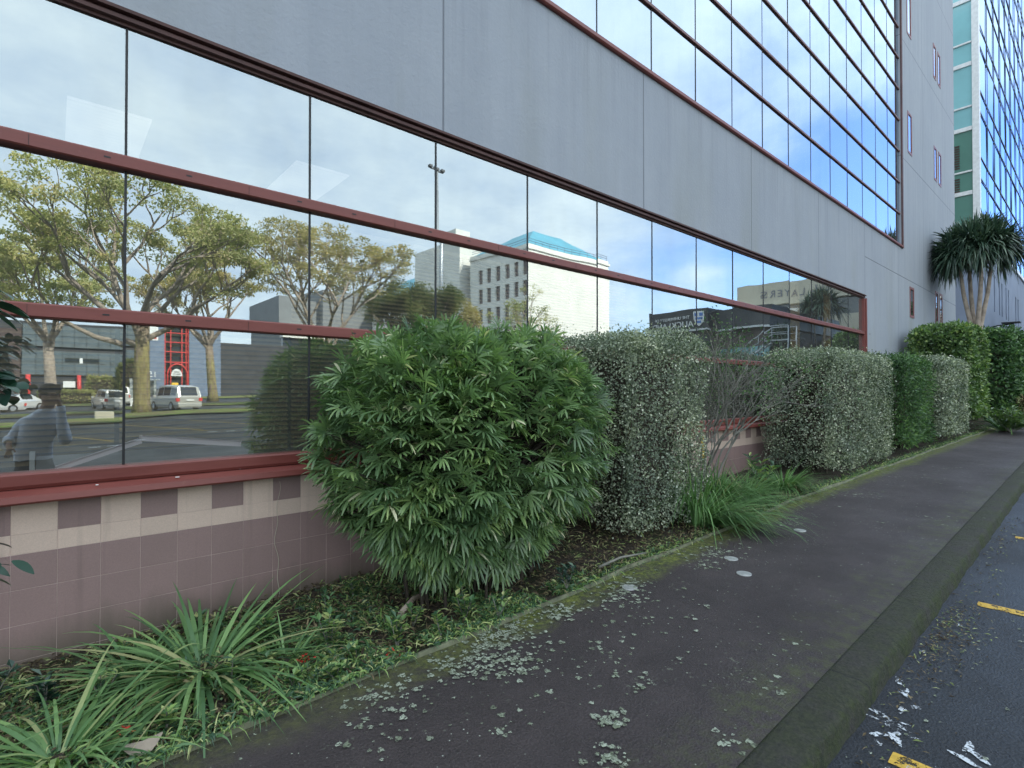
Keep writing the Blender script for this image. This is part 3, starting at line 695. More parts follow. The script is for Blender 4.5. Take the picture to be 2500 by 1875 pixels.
# green side facing us, panels between white frames
wy = 9.0
def z_(v): return v
bands = [(PZ, 11.63, 'green_glass'), (11.63, 12.73, 'green_glass'), (12.73, 14.9, 'green_glass'), (14.9, 16.03, 'teal_glass'), (16.03, 18.2, 'teal_glass'), (18.2, 19.3, 'teal_glass'), (19.3, 21.5, 'teal_glass'), (21.5, 22.6, 'teal_glass'), (22.6, 24.8, 'teal_glass'), (24.8, 28.1, 'teal_glass'), (28.1, 33.0, 'teal_glass')]
for i, (z0, z1, mt_) in enumerate(bands):
    p = MB(); p.poly([(0.02, 0.02, z0), (0.02, wy, z0), (0.02, wy, z1), (0.02, 0.02, z1)][::-1]); p.build('side_panel', M[mt_], TW)
    t = 0.10 if i % 2 == 0 else 0.04
    p = MB(); p.box(-0.05, 0.06, 0.26, wy, z1 - t, z1 + t); p.build('transom', M['white_frame'], TW)
p = MB(); p.box(-0.08, 0.30, -0.03, 0.24, PZ + 0.02, TZ); p.build('corner_post', M['white_frame'], TW)
for z0, z1 in ((11.75, 12.5), (12.95, 14.2)):
    lv = MB(); z = z0
    while z < z1: lv.poly([(0.0, 0.75, z), (0.0, 3.4, z), (-0.07, 3.4, z + 0.06), (-0.07, 0.75, z + 0.06)]); lv.poly([(0.0, 0.75, z + .065), (0.0, 3.4, z + .065), (-0.07, 3.4, z + 0.06), (-0.07, 0.75, z + 0.06)]); z += 0.125
    lv.build('louvre', M['brown_win'], TW)
hz = [PZ + 0.03, 12.4, 13.5, 15.8, 16.9, 19.2, 20.3, 22.6, 23.7, 26.0, 27.1, 29.4, 30.5, TZ]
vx = [0.31 + 2.6 * i for i in range(18)] + [TL]
p = MB()
for i in range(len(vx) - 1):
    for k in range(len(hz) - 1):
        x0, x1, z0, z1 = vx[i], vx[i + 1], hz[k], hz[k + 1]; ax, az = random.gauss(0, 0.004), random.gauss(0, 0.004); cx, cz = (x0 + x1) / 2, (z0 + z1) / 2
        p.poly([(x, 0.03 + (x - cx) * ax + (z - cz) * az, z) for x, z in ((x0, z0), (x1, z0), (x1, z1), (x0, z1))])
p.build('curtain_wall', M['glass_tower'], TW)
p = MB()
for z in hz[1:-1]: p.box(0.31, TL, -0.005, 0.02, z - 0.03, z + 0.03)
p.build('horizontal_mullions', M['charcoal'], TW)
p = MB()
for x in vx[:-1]: p.box(x - 0.02, x + 0.02, -0.012, 0.018, PZ + 0.03, TZ)
p.build('vertical_mullions', M['charcoal'], TW)
p = MB(); p.box(0.32, TL, 0.3, 20, PZ + 0.01, TZ); p.build('core', M['podium'], TW)

# ------------------------------------------------------------ plants
def boxhedge(name, x0, x1, y0, y1, h, n, L, Wd, mat, label, cat='hedge', zb=0.06, lump=0.07, rnd_pow=1.0, round_=0.22, group=None, under=0.0, shell=0.30):
    """clipped hedge: leaves through a thick shell of a rounded box (y0 = street side)"""
    T = empty(name, ((x0 + x1) / 2, (y0 + y1) / 2, float(g((x0 + x1) / 2)))); tag(T, label, cat, group)
    ox, oy, oz = T.location
    lx, ly, lz = x1 - x0, y1 - y0, h - zb
    areas = np.array([ly * lz, lx * lz, lx * ly, ly * lz * 0.5, lx * lz * 0.25]); k = rng.choice(5, n, p=areas / areas.sum())
    a, b = rng.random(n), rng.random(n); P = np.empty((n, 3)); N = np.zeros((n, 3))
    for i, (u, nn) in enumerate((((0, a, b), (-1, 0, 0)), ((a, 0, b), (0, -1, 0)), ((a, b, 1), (0, 0, 1)), ((1, a, b), (1, 0, 0)), ((a, 1, b), (0, 1, 0)))):
        s_ = k == i
        for j in range(3):
            q = u[j]; P[s_, j] = q[s_] if isinstance(q, np.ndarray) else q
        N[s_] = nn
    C = P * 2 - 1                                  # -1..1 box; round the corners
    sz = np.array([lx, ly, lz]) / 2
    Q = C * sz; inner = np.maximum(np.abs(Q) - (sz - round_), 0); ln = np.linalg.norm(inner, axis=1, keepdims=True)
    sc = np.where(ln > round_, round_ / np.maximum(ln, 1e-6), 1.0)
    Q = np.sign(Q) * (np.minimum(np.abs(Q), sz - round_) + inner * sc)
    N = norm(np.where(ln > 1e-4, np.sign(C) * inner, N) + 1e-6)
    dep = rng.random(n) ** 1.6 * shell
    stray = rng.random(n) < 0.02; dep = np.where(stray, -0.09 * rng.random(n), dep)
    wv = wob(Q + np.array([ox, oy, 0]), 1.6, x0) * lump + wob(Q, 6.0, x0) * lump * 0.45
    Q = Q + N * (wv - dep)[:, None]
    if under: Q[:, 2] += under * np.clip(1 - (Q[:, 2] + sz[2]) / lz * 2, 0, 1) * rng.random(n)
    Q[:, 2] += zb + lz / 2
    D = norm(N * 0.5 + rdir(n) * 0.9 + np.array([0, 0, 0.25])); NN = norm(N + rdir(n) * 0.7)
    V, F = leaves(Q, D, NN, L * rng.uniform(0.6, 1.3, n), Wd * rng.uniform(0.7, 1.2, n))
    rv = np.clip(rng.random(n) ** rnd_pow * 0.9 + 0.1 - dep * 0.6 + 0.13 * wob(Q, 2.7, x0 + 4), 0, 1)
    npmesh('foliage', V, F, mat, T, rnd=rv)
    # woody interior: many twigs
    tw = MB(); nt_ = int(20 * lx * ly) + 8
    for i in range(nt_):
        bx, by = random.uniform(-lx / 2 + .12, lx / 2 - .12), random.uniform(-ly / 2 + .12, ly / 2 - .12)
        p = Vector((bx * 0.8, by * 0.6, -0.05)); pts = [p.copy()]; d = Vector((random.gauss(0, .15), random.gauss(0, .15), 1))
        for s_ in range(6):
            p = p + d.normalized() * (h - 0.25) / 6; d += Vector((random.gauss(0, .35), random.gauss(0, .35), 0))
            p.x = max(-lx / 2 + .1, min(lx / 2 - .1, p.x)); p.y = max(-ly / 2 + .1, min(ly / 2 - .1, p.y)); pts.append(p.copy())
        tw.tube(pts, [0.018, 0.014, 0.011, 0.009, 0.007, 0.005, 0.003], 4, caps=False)
    tw.build('stems', M['twig_dark'], T)
    # added dark core standing in for the shade inside the hedge
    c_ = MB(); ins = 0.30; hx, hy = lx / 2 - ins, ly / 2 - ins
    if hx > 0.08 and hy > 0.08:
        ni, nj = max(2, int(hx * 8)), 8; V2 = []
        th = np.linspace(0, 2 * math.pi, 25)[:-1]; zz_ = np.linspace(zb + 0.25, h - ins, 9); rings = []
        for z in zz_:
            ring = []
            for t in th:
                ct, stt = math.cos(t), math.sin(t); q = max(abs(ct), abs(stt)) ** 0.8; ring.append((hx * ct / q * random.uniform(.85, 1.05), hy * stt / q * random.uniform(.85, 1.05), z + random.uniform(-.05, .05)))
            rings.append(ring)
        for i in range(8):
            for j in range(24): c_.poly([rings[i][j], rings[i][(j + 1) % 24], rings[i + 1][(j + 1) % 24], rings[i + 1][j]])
        c_.poly(rings[8]); c_.build('shade_core', M['twig_dark'], T)
    return T

# --- lady palm bush
def fan_bush(name, c, rad, z0, z1, nf, label, ll=(0.10, 0.185), lw=0.0145, mat='leaf_palm', lower=0.62):
    T = empty(name, (c[0], c[1], float(g(c[0])))); tag(T, label, 'shrub')
    U = rdir(nf * 3); U = U[U[:, 1] < 0.75][:nf]; n = len(U); inner = rng.random(n) ** 0.55 * 0.55 + 0.5; inner = np.minimum(inner, 1.0)
    H = z1 - z0; C = np.array([0, 0, (z0 + z1) / 2])
    sup = norm(np.sign(U) * np.abs(U) ** 0.72)     # boxier than an ellipsoid
    sup = np.sign(U) * np.abs(U) ** 0.72
    B = sup * np.array([rad[0], rad[1], H / 2]); tz = (B[:, 2] + H / 2) / H
    k = lower + (1 - lower) * np.clip(tz * 2.2, 0, 1); B[:, :2] *= k[:, None]
    B *= (inner * (1 + 0.10 * wob(sup * 2 + c[0], 2.2)))[:, None]; B = B + C
    # fan orientation: leaf blade direction outward, drooping low down, upright at the top
    out_ = norm(U * np.array([1, 1, 0.55]) + rdir(n) * 0.75 + np.array([0, 0, 0.15])[None] + (tz[:, None] - 0.45) * np.array([0, 0, 0.9]))
    up = norm(np.array([0, 0, 1.0]) - out_ * out_[:, 2:3] + rdir(n) * 0.6)
    side = norm(np.cross(out_, up)); up = np.cross(side, out_)
    nl = 10; ang = np.linspace(-1.7, 1.7, nl)
    P_, D_, N_, L_, R_ = [], [], [], [], []
    fr = rng.random(n)
    size = rng.uniform(ll[0], ll[1], n)
    for a in ang:
        aa = a + rng.normal(0, 0.08, n)
        d = out_ * np.cos(aa)[:, None] + side * np.sin(aa)[:, None] + up * (0.22 - 0.10 * np.abs(a))
        P_.append(B + d * 0.012); D_.append(d); N_.append(up); L_.append(size * (1 - 0.16 * abs(a)) * rng.uniform(0.85, 1.1, n)); R_.append(np.clip(fr * 0.72 + 0.10 + rng.random(n) * 0.28, 0, 1) * np.where(rng.random(n) < 0.10, 1.15, 0.88))
    P_, D_, N_, L_, R_ = map(np.concatenate, (P_, D_, N_, L_, R_))
    V, F, kk = strips(P_, D_, N_, L_, lw * rng.uniform(0.75, 1.25, len(P_)), rng.uniform(0.12, 0.5, len(P_)), 4, prof=lambda t: min(1.0, 0.35 + 2.4 * t) * (1.0 if t < 0.75 else (1.0 - (t - 0.75) * 2.6)))
    npmesh('foliage', V, F, M[mat], T, rnd=np.repeat(R_, kk))
    st = MB()
    for i in range(0, n, 2):
        p = Vector(B[i]); q = Vector((B[i][0] * 0.35, B[i][1] * 0.35, max(0.0, B[i][2] - 0.45))); mid = (p + q) / 2 + Vector((0, 0, 0.06))
        st.tube([q, mid, p], [0.006, 0.005, 0.003], 4, caps=False)
    for i in range(34):
        a = random.uniform(0, 6.28); r_ = random.random() ** 0.5; x, y = rad[0] * 0.55 * r_ * math.cos(a), rad[1] * 0.5 * r_ * math.sin(a)
        st.tube([(x, y, -0.05), (x * 1.2, y * 1.2, H * 0.5), (x * 1.5, y * 1.4, z1 * 0.85)], [0.013, 0.012, 0.008], 5, caps=False)
    st.build('stems', M['twig_dark'], T)
    return T
fan_bush('lady_palm', (2.58, -0.86), (1.17, 0.68), 0.17, 2.02, 4800, 'big dark green fan leaved bush in front of the window, nearest the camera')
# --- grey clipped hedges
boxhedge('clipped_hedge', 4.25, 5.80, -1.20, -0.12, 2.14, 36000, 0.030, 0.020, M['leaf_grey'], 'tall grey green clipped hedge just right of the big fan leaved bush', rnd_pow=1.3, lump=0.075, zb=0.02)
boxhedge('clipped_hedge', 9.2, 12.4, -1.46, -0.22, 2.03, 42000, 0.036, 0.024, M['leaf_grey'], 'wide square grey green hedge right of the bare twiggy shrub', rnd_pow=1.5, lump=0.05, zb=0.0)
boxhedge('clipped_hedge', 12.8, 15.0, -1.62, -0.25, 1.98, 20000, 0.085, 0.022, M['leaf_dark'], 'dark green long leaved hedge between the two grey green hedges', lump=0.07, zb=0.08)
boxhedge('clipped_hedge', 15.35, 18.3, -1.78, -0.40, 1.98, 24000, 0.05, 0.034, M['leaf_grey'], 'narrow grey green hedge at the far end of the row', rnd_pow=1.4, lump=0.05, zb=0.05)
boxhedge('tall_hedge', 19.0, 22.0, -1.72, -0.25, 2.98, 26000, 0.11, 0.070, M['leaf_bright'], 'tall light green leafy hedge under the tufted palm', lump=0.14, zb=0.25, round_=0.35)
boxhedge('tall_hedge', 23.6, 33.0, -2.25, -0.9, 2.95, 26000, 0.13, 0.080, M['leaf_dark'], 'dark leafy hedge at the far right beyond the light green one', lump=0.2, zb=0.1, round_=0.4)
boxhedge('tall_hedge', 36.0, 42.0, -4.2, -2.6, 5.6, 9000, 0.16, 0.10, M['leaf_dark'], 'dark tree like hedge cut off by the right edge of the photo', lump=0.25, zb=1.6, round_=0.7)

# --- bare twiggy shrub
T = empty('twiggy_shrub', (6.5, -0.80, float(g(6.5)))); tag(T, 'half bare shrub of grey twigs between the grey hedges', 'shrub')
tw = MB(); tips = []
def twig(p, d, L_, r_, lev):
    pts = [p.copy()]; q = p.copy(); dd = d.normalized()
    for i in range(4):
        dd = (dd + Vector((random.gauss(0, .16), random.gauss(0, .16), random.gauss(0.05, .12)))).normalized(); q = q + dd * L_ / 4; pts.append(q.copy())
    tw.tube(pts, [r_ * (1 - 0.12 * i) for i in range(5)], 5, caps=False)
    if lev == 0: tips.append((q, dd)); return
    for i in range(3 if lev > 1 else 4):
        k = random.choice((2, 3, 4)); nd = (dd + Vector((random.gauss(0, .6), random.gauss(0, .6), random.gauss(0.1, .4)))).normalized(); twig(pts[k], nd, L_ * 0.68, r_ * 0.55, lev - 1)
for i in range(11):
    a = random.uniform(0, 6.28); twig(Vector((random.gauss(-0.3, .12), random.gauss(0, .08), 0.0)), Vector((math.cos(a) * 0.45 + 0.25, math.sin(a) * 0.28, 1.15)), 1.05, 0.018, 3)
tw.build('branches', M['twig'], T)
tp = np.array([list(t[0]) for t in tips]); tp = tp[rng.random(len(tp)) < 0.75]
rep = np.repeat(tp, 9, 0) + rng.normal(0, 0.06, (len(tp) * 9, 3)); V, F = leaves(rep, rdir(len(rep)), rdir(len(rep)), 0.045, 0.016); npmesh('foliage', V, F, M['leaf_dark'], T, rnd=rng.random(len(rep)))
# yellow tape tied on the hedge
b = MB(); pts = [(5.86, -0.98, 1.02), (5.91, -0.99, 1.06), (5.95, -0.97, 1.045), (5.90, -0.98, 0.99), (5.93, -0.985, 0.90), (5.915, -0.99, 0.80)]
for i in range(len(pts) - 1):
    a, c_ = Vector(pts[i]), Vector(pts[i + 1]); b.poly([a, c_, c_ + Vector((0.006, -0.022, 0.012)), a + Vector((0.006, -0.022, 0.012))])
tag(b.build('marking_tape', M['amber'], None), 'scrap of yellow tape tied at the right edge of the tall grey hedge', 'tape')

# --- strap-leaved clumps
def clump(name, c, n, L_, wd, label, mat, lean=(0, 0), spread=1.0, droop=(0.35, 1.1), base=0.07, cat='plant', group=None, up=(0.5, 1.3), k=7):
    T = empty(name, (c[0], c[1], float(g(c[0])) - 0.02)); tag(T, label, cat, group)
    a = rng.uniform(0, 2 * math.pi, n); rr = base * np.sqrt(rng.random(n))
    P = np.stack([rr * np.cos(a) , rr * np.sin(a), np.zeros(n)], -1)
    e = rng.uniform(up[0], up[1], n)
    D = norm(np.stack([np.cos(a) * spread + lean[0], np.sin(a) * spread + lean[1], e], -1))
    N = norm(np.stack([-D[:, 0], -D[:, 1], np.full(n, 1.0)], -1) + rdir(n) * 0.25)
    V, F, kk = strips(P, D, N, L_ * rng.uniform(0.45, 1.1, n), wd * rng.uniform(0.6, 1.2, n), rng.uniform(droop[0], droop[1], n) * 0.6, k, prof=lambda t: min(1, 0.6 + 1.5 * t) * (1 - max(0, t - 0.35) / 0.65) ** 0.8)
    npmesh('leaves', V, F, M[mat], T, rnd=np.repeat(rng.random(n), kk))
    cr = MB(); cr.tube([(0, 0, -0.03), (0, 0, 0.02)], [base * 0.8, base * 0.3], 8); cr.build('crown', M['twig_dark'], T)
    return T
clump('flax_clump', (0.66, -0.78), 230, 1.02, 0.024, 'large strap leaved clump in front of the tiles, nearest the camera', 'leaf_grass', spread=1.15, up=(0.12, 1.0), droop=(0.2, 1.3), base=0.12, lean=(0.05, 0.0))
clump('flax_clump', (0.36, -0.60), 110, 0.72, 0.020, 'strap leaved clump tangled behind the left side of the largest one', 'leaf_grass', spread=1.0, up=(0.1, 1.2), droop=(0.4, 1.5), base=0.09, lean=(-0.3, 0.1))
clump('flax_clump', (1.05, -1.02), 90, 0.42, 0.012, 'low grassy tuft right of the largest strap leaved clump', 'leaf_grass', up=(0.2, 1.3), base=0.07)
clump('flax_clump', (0.03, -1.16), 110, 0.74, 0.021, 'smaller strap leaved clump cut by the bottom left corner', 'leaf_grass', up=(0.15, 1.2), droop=(0.3, 1.3))
clump('sedge_clump', (5.45, -1.22), 700, 1.55, 0.015, 'big fine leaved sedge leaning to the right beside the tall grey hedge', 'leaf_sedge', lean=(0.62, -0.12), spread=0.85, up=(0.35, 1.4), droop=(0.5, 1.3), base=0.12, k=8)
clump('sedge_clump', (6.3, -0.98), 600, 1.25, 0.014, 'second fine leaved sedge behind the leaning one', 'leaf_sedge', lean=(0.35, -0.1), spread=0.6, up=(0.4, 1.6), droop=(0.5, 1.2), base=0.14, k=8)
clump('sedge_clump', (7.95, -1.12), 420, 0.85, 0.013, 'low sedge tuft at the foot of the wide square hedge', 'leaf_sedge', up=(0.5, 1.4), base=0.1)
clump('sedge_clump', (7.05, -1.0), 420, 0.95, 0.013, 'low sedge tuft between the leaning sedge and the path', 'leaf_sedge', up=(0.3, 1.3), base=0.1)
clump('flax_clump', (20.0, -2.3), 150, 1.5, 0.03, 'spiky dark flax at the foot of the tall light green hedge', 'leaf_dark', up=(0.4, 1.5), base=0.12)
# leafy upright sprigs
def sprig(c, h, n, L_, wd, label, mat='leaf_weed', group=None, name='leafy_weed', spread=0.5):
    T = empty(name, (c[0], c[1], float(g(c[0])) - 0.02)); tag(T, label, 'plant', group)
    st = MB(); P_, D_, N_ = [], [], []
    for s_ in range(max(1, n // 16)):
        a = random.uniform(0, 6.28); d = Vector((math.cos(a) * random.random() * spread, math.sin(a) * random.random() * spread, 1)).normalized(); hh = h * random.uniform(0.6, 1)
        st.tube([(0, 0, 0), tuple(d * hh * 0.5), tuple(d * hh)], [0.005, 0.004, 0.002], 4, caps=False)
        for j in range(16):
            t = 0.25 + 0.75 * j / 15; b = random.uniform(0, 6.28); P_.append(d * hh * t); D_.append((math.cos(b), math.sin(b), random.uniform(0.1, 0.9))); N_.append((-math.cos(b) * .5, -math.sin(b) * .5, 1))
    st.build('stem', M['twig'], T); n_ = len(P_)
    V, F = leaves(np.array([list(p) for p in P_]), np.array(D_), np.array(N_), L_ * rng.uniform(0.7, 1.2, n_), wd * rng.uniform(0.8, 1.2, n_)); npmesh('leaves', V, F, M[mat], T, rnd=rng.random(n_))
    return T
wd_spots = [(2.15, -1.30, .24, 96, 'two blue green weeds below the middle of the fan leaved bush'), (1.62, -1.32, .20, 80, 'low weed with the brightest leaves left of the blue green weeds'), (1.30, -1.05, .24, 96, 'leafy weed cluster between the big strap leaved clump and the bush'),
            (1.05, -0.62, .18, 64, 'small weed close under the tiled wall'), (3.05, -1.42, .26, 48, 'upright glossy seedling under the right side of the bush, by the edging'), (0.75, -0.25, .15, 48, 'tiny weed touching the tiled wall near the strap leaved clump'),
            (-0.25, -0.45, .26, 96, 'dark weed against the tiled wall at the left edge'), (-0.02, -0.62, .20, 80, 'dark weed behind the corner strap clump'), (0.42, -1.25, .14, 48, 'yellow green weed under the big strap leaved clump'),
            (7.6, -0.95, .55, 96, 'tall pale leaved seedling in front of the wide square hedge')]
for i, (x, y) in enumerate(((1.2, -1.38), (1.85, -1.12), (1.45, -0.62), (0.95, -0.95), (1.75, -0.40), (2.35, -1.42), (1.0, -1.30), (0.35, -0.35), (0.75, -1.05), (1.38, -1.25), (1.9, -1.38), (0.2, -0.75))):
    wd_spots.append((x, y, .10 + .05 * (i % 3), 48, ''))
for x, y, h, n, lab in wd_spots:
    if not lab: sprig((x, y), h, n, 0.052, 0.030, 'tiny leafy weed growing low in the garden bed near the strap leaved clumps', group='tiny weeds', spread=0.9); continue
    sprig((x, y), h, n, 0.060 if h < .5 else 0.14, 0.034 if h < .5 else 0.04, lab, group='weeds in the garden bed', mat='leaf_laurel' if 'dark weed' in lab or 'glossy' in lab else 'leaf_weed')
for x, y, h, lab in ((19.3, -2.5, 0.8, 'low bright green plant by the path at the far hedge'), (21.5, -2.4, 0.6, 'low bluish plant at the path edge before the far right hedge')): sprig((x, y), h, 320, 0.16, 0.08, lab, 'leaf_bright', group='low plants at the far path edge', spread=1.4)
boxhedge('low_shrub', 23.2, 25.4, -2.9, -2.2, 0.75, 2600, 0.10, 0.03, M['litter'], 'dry brown low shrub at the far bend of the path', 'shrub', zb=0.0, lump=0.1, round_=0.2)

# --- laurel at the left edge of the view
T = empty('laurel_shrub', (-0.57, -1.04, 0.0)); tag(T, 'glossy dark broad leaved shrub entering the photo from the left edge', 'shrub')
st = MB(); P_, D_, N_ = [], [], []
for i in range(32):
    z = random.uniform(1.60, 2.00) if i % 4 else random.uniform(0.70, 1.02); a = random.uniform(-0.9, 0.9) if i % 2 else random.uniform(0, 6.28); r_ = random.uniform(0.12, 0.40)
    tip = Vector((math.cos(a) * r_, math.sin(a) * r_ * 1.2 , z)); st.tube([(0, 0, max(0, z - 0.5)), tuple(tip * 0.6 + Vector((0, 0, z * 0.38))), tuple(tip)], [0.008, 0.006, 0.003], 5, caps=False)
    for j in range(8):
        b = a + random.gauss(0, 0.9); P_.append(tuple(tip + Vector((random.gauss(0, .03), random.gauss(0, .03), random.gauss(0, .03))))); D_.append((math.cos(b), math.sin(b), random.uniform(-0.5, 0.3))); N_.append((random.gauss(0, .35), random.gauss(0, .35), 1))
st.tube([(0, 0, -0.05), (0.02, 0, 0.9), (-0.02, 0.02, 1.8)], [0.02, 0.016, 0.008], 7); st.build('stems', M['twig_dark'], T)
n_ = len(P_); V, F, kk = strips(np.array(P_), np.array(D_), np.array(N_), rng.uniform(0.09, 0.15, n_), rng.uniform(0.045, 0.062, n_), 0.35, 6, prof=lambda t: math.sin(math.pi * min(1, t * 0.96 + 0.03)) ** 0.75)
npmesh('leaves', V, F, M['leaf_laurel'], T, rnd=np.repeat(rng.random(n_), kk), smooth=True)

# --- tufted palm-like tree
def sword_tree(name, x, y, zt0, zt1, wdt, label, heads=16, per=110, L_=0.85, stems=4, base=None, lw=0.05):
    zb = float(g(x)) - 0.1; T = empty(name, (x, y, zb)); tag(T, label, 'tree'); h0, h1 = zt0 - zb, zt1 - zb
    P_, D_, L2 = [], [], []; st = MB(); hp = []
    for i in range(heads):
        a = 2.399 * i; r_ = math.sqrt((i + 0.4) / heads) * max(0.1, (wdt / 2 - L_ * 0.55)); z = h0 + (h1 - h0) * (0.66 - 0.42 * (r_ / (wdt / 2)) ** 2 + random.uniform(-.04, .04)); hp.append(Vector((r_ * math.cos(a), r_ * math.sin(a), z)))
    sp = h0 * 0.62
    st.tube([(0, 0, 0), (0.02, 0, sp * .5), (0, 0, sp)], [0.19, 0.145, 0.13], 10)
    for s_ in range(stems):
        a = 6.283 * s_ / stems + 0.5; tip = Vector((math.cos(a) * wdt * 0.17, math.sin(a) * wdt * 0.17, h0 + (h1 - h0) * 0.35)); st.tube([(math.cos(a) * 0.02, math.sin(a) * 0.02, sp * .85), (math.cos(a) * 0.05, math.sin(a) * 0.05, sp * 1.05), tuple(tip * 0.6 + Vector((math.cos(a) * .06, math.sin(a) * .06, sp * 0.4))), tuple(tip)], [0.12, 0.078, 0.062, 0.05], 8)
        for h_ in hp[s_::stems]: st.tube([tuple(tip), tuple((tip + h_) / 2 + Vector((0, 0, -0.08))), tuple(h_)], [0.05, 0.042, 0.035], 6)
    st.build('trunk', M['bark'], T)
    for h_ in hp:
        cc_ = np.array([h_.x / (wdt / 2), h_.y / (wdt / 2), (h_.z - h0 - (h1 - h0) * .42) / ((h1 - h0) * .5)]); U = norm(rdir(per) * 0.8 + cc_ * 0.95); U[:, 2] = U[:, 2] * 0.85 + 0.12; P_.append(np.array(h_) + U * 0.05 + np.stack([0 * U[:, 0], 0 * U[:, 0], rng.uniform(-.3, .1, per)], -1)); D_.append(U); L2.append(L_ * rng.uniform(0.65, 1.1, per))
    P_, D_, L2 = map(np.concatenate, (P_, D_, L2)); N_ = norm(np.array([0, 0, 1.0]) + rdir(len(P_)) * 0.3)
    V, F, kk = strips(P_, D_, N_, L2, lw, np.clip(0.55 - D_[:, 2] * 0.5, 0.05, 1.0), 4, prof=lambda t: min(1, 0.55 + 2 * t) * (1 - max(0, t - 0.4) / 0.6) ** 0.8)
    npmesh('crown', V, F, M['sword'], T, rnd=np.repeat(rng.random(len(P_)), kk)); return T
sword_tree('yucca_tree', 24.0, -1.2, 4.95, 8.15, 2.7, 'tall multi stemmed yucca tree with a dense tuft behind the light green hedge', heads=26, per=170, L_=0.80, stems=4, lw=0.065)
sword_tree('yucca_tree', 48.0, -11.6, 6.2, 10.8, 4.0, 'yucca tree reflected in the lower window in front of the beige building', heads=14, per=90, L_=1.4, lw=0.09)
sword_tree('yucca_tree', 39.6, -11.2, 3.6, 6.6, 2.6, 'smaller yucca tree reflected beside the steel stair', heads=6, per=90, L_=1.2, lw=0.07, stems=3)

# --- ground cover and litter
def scatter(n, x0, x1, yf, dens=None):
    x = rng.uniform(x0, x1, n); t = rng.random(n); y = -0.05 + (edge(x) - (-0.05)) * t * yf; return x, y
n = 16000; x = -0.6 + 9.0 * rng.random(n) ** 1.35; t = rng.random(n); y = -0.02 + (edge(x) + 0.04) * t
P = np.stack([x, y, g(x) + 0.012 + rng.random(n) * 0.03 - 0.045 * t], -1); D = norm(rdir(n) * np.array([1, 1, 0.25])); N = norm(np.array([0, 0, 1.0]) + rdir(n) * 0.45)
V, F = leaves(P, D, N, rng.uniform(0.02, 0.10, n), rng.uniform(0.006, 0.017, n)); tag(npmesh('leaf_litter', V, F, M['litter'], rnd=rng.random(n)), 'dry brown leaves and mulch lying on the garden soil', 'leaf litter', kind='stuff')
n = 30000; x = -0.8 + 4.2 * rng.random(n); t = rng.random(n) ** 0.75; y = -0.02 + edge(x) * t; q = np.stack([x, y, 0 * x], -1)
keep = (wob(q, 2.6, 1.0) + 0.55 - 0.34 * np.clip(x - 0.9, 0, 9) + 0.5 * (t > 0.85) > rng.random(n) * 0.55 - 0.1)
P = np.stack([x, y, g(x) - 0.02 * t], -1)[keep]; n = len(P); D = norm(rdir(n) * np.array([1, 1, 0.5]) + np.array([0, 0, 0.75])); N = norm(rdir(n) + np.array([0, 0, 0.4]))
V, F, kk = strips(P, D, N, rng.uniform(0.03, 0.15, n) * np.where(rng.random(n) < .06, 1.8, 1), rng.uniform(0.005, 0.016, n), 0.6, 3); tag(npmesh('ground_cover', V, F, M['leaf_weed'], rnd=np.repeat(rng.random(n) ** 1.3, kk)), 'short green weeds and grass covering the garden soil', 'ground cover', kind='stuff')
n = 9000; x = 3.0 + 22.0 * rng.random(n) ** 1.5; y = edge(x) + 0.02 + np.abs(rng.normal(0, 0.10, n)); P = np.stack([x, y, g(x) - 0.045], -1); D = norm(rdir(n) * np.array([1, 1, 0.5]) + np.array([0, -.2, 0.8])); N = norm(rdir(n) + np.array([0, 0, 0.4]))
V, F, kk = strips(P, D, N, rng.uniform(0.03, 0.16, n), rng.uniform(0.005, 0.014, n), 0.6, 3); tag(npmesh('grass_fringe', V, F, M['leaf_weed'], rnd=np.repeat(rng.random(n), kk)), 'thin fringe of grass along the garden side of the footpath', 'grass', kind='stuff')
# fallen branches and leaves
for p0, p1, r_, lab in (((3.55, -1.33), (4.15, -1.40), 0.012, 'thin pale fallen stick beside the path edging'), ((1.85, -0.95), (2.2, -0.75), 0.022, 'short brown fallen branch on the soil under the bush')):
    b = MB(); z0, z1 = float(g(p0[0])) + 0.01, float(g(p1[0])) + 0.012; b.tube([(p0[0], p0[1], z0), ((p0[0] + p1[0]) / 2, (p0[1] + p1[1]) / 2 + 0.03, (z0 + z1) / 2 + 0.012), (p1[0], p1[1], z1)], [r_, r_ * .9, r_ * .5], 7)
    tag(b.build('fallen_stick', M['twig' if r_ < .02 else 'bark']), lab, 'stick', 'sticks on the garden soil')
b = MB(); cx, cy = 0.32, -1.34
ring = [(cx + 0.075 * math.cos(t) * (1 + .12 * math.sin(2 * t)), cy + 0.055 * math.sin(t), 0.02 + 0.02 * math.cos(2 * t)) for t in np.linspace(0, 6.283, 17)[:-1]]
for i in range(16): b.poly([(cx, cy, 0.035), ring[i], ring[(i + 1) % 16]], sm=True)
tag(b.build('fallen_leaf', M['bark']), 'big round dry brown leaf at the foot of the corner strap clump', 'leaf')
n = 30; P = np.array([[1.12, -1.12, 0.05]] * 12 + [[1.55, -1.38, 0.04]] * 10 + [[0.25, -1.22, 0.05]] * 8) + rng.normal(0, 0.022, (n, 3)) * np.array([1, 1, .5]); V, F = leaves(P, rdir(n), rdir(n), 0.022, 0.014)
tag(npmesh('fallen_petals', V, F, M['red_flower']), 'scattered red petals on the weeds beside the path', 'petals', kind='stuff')

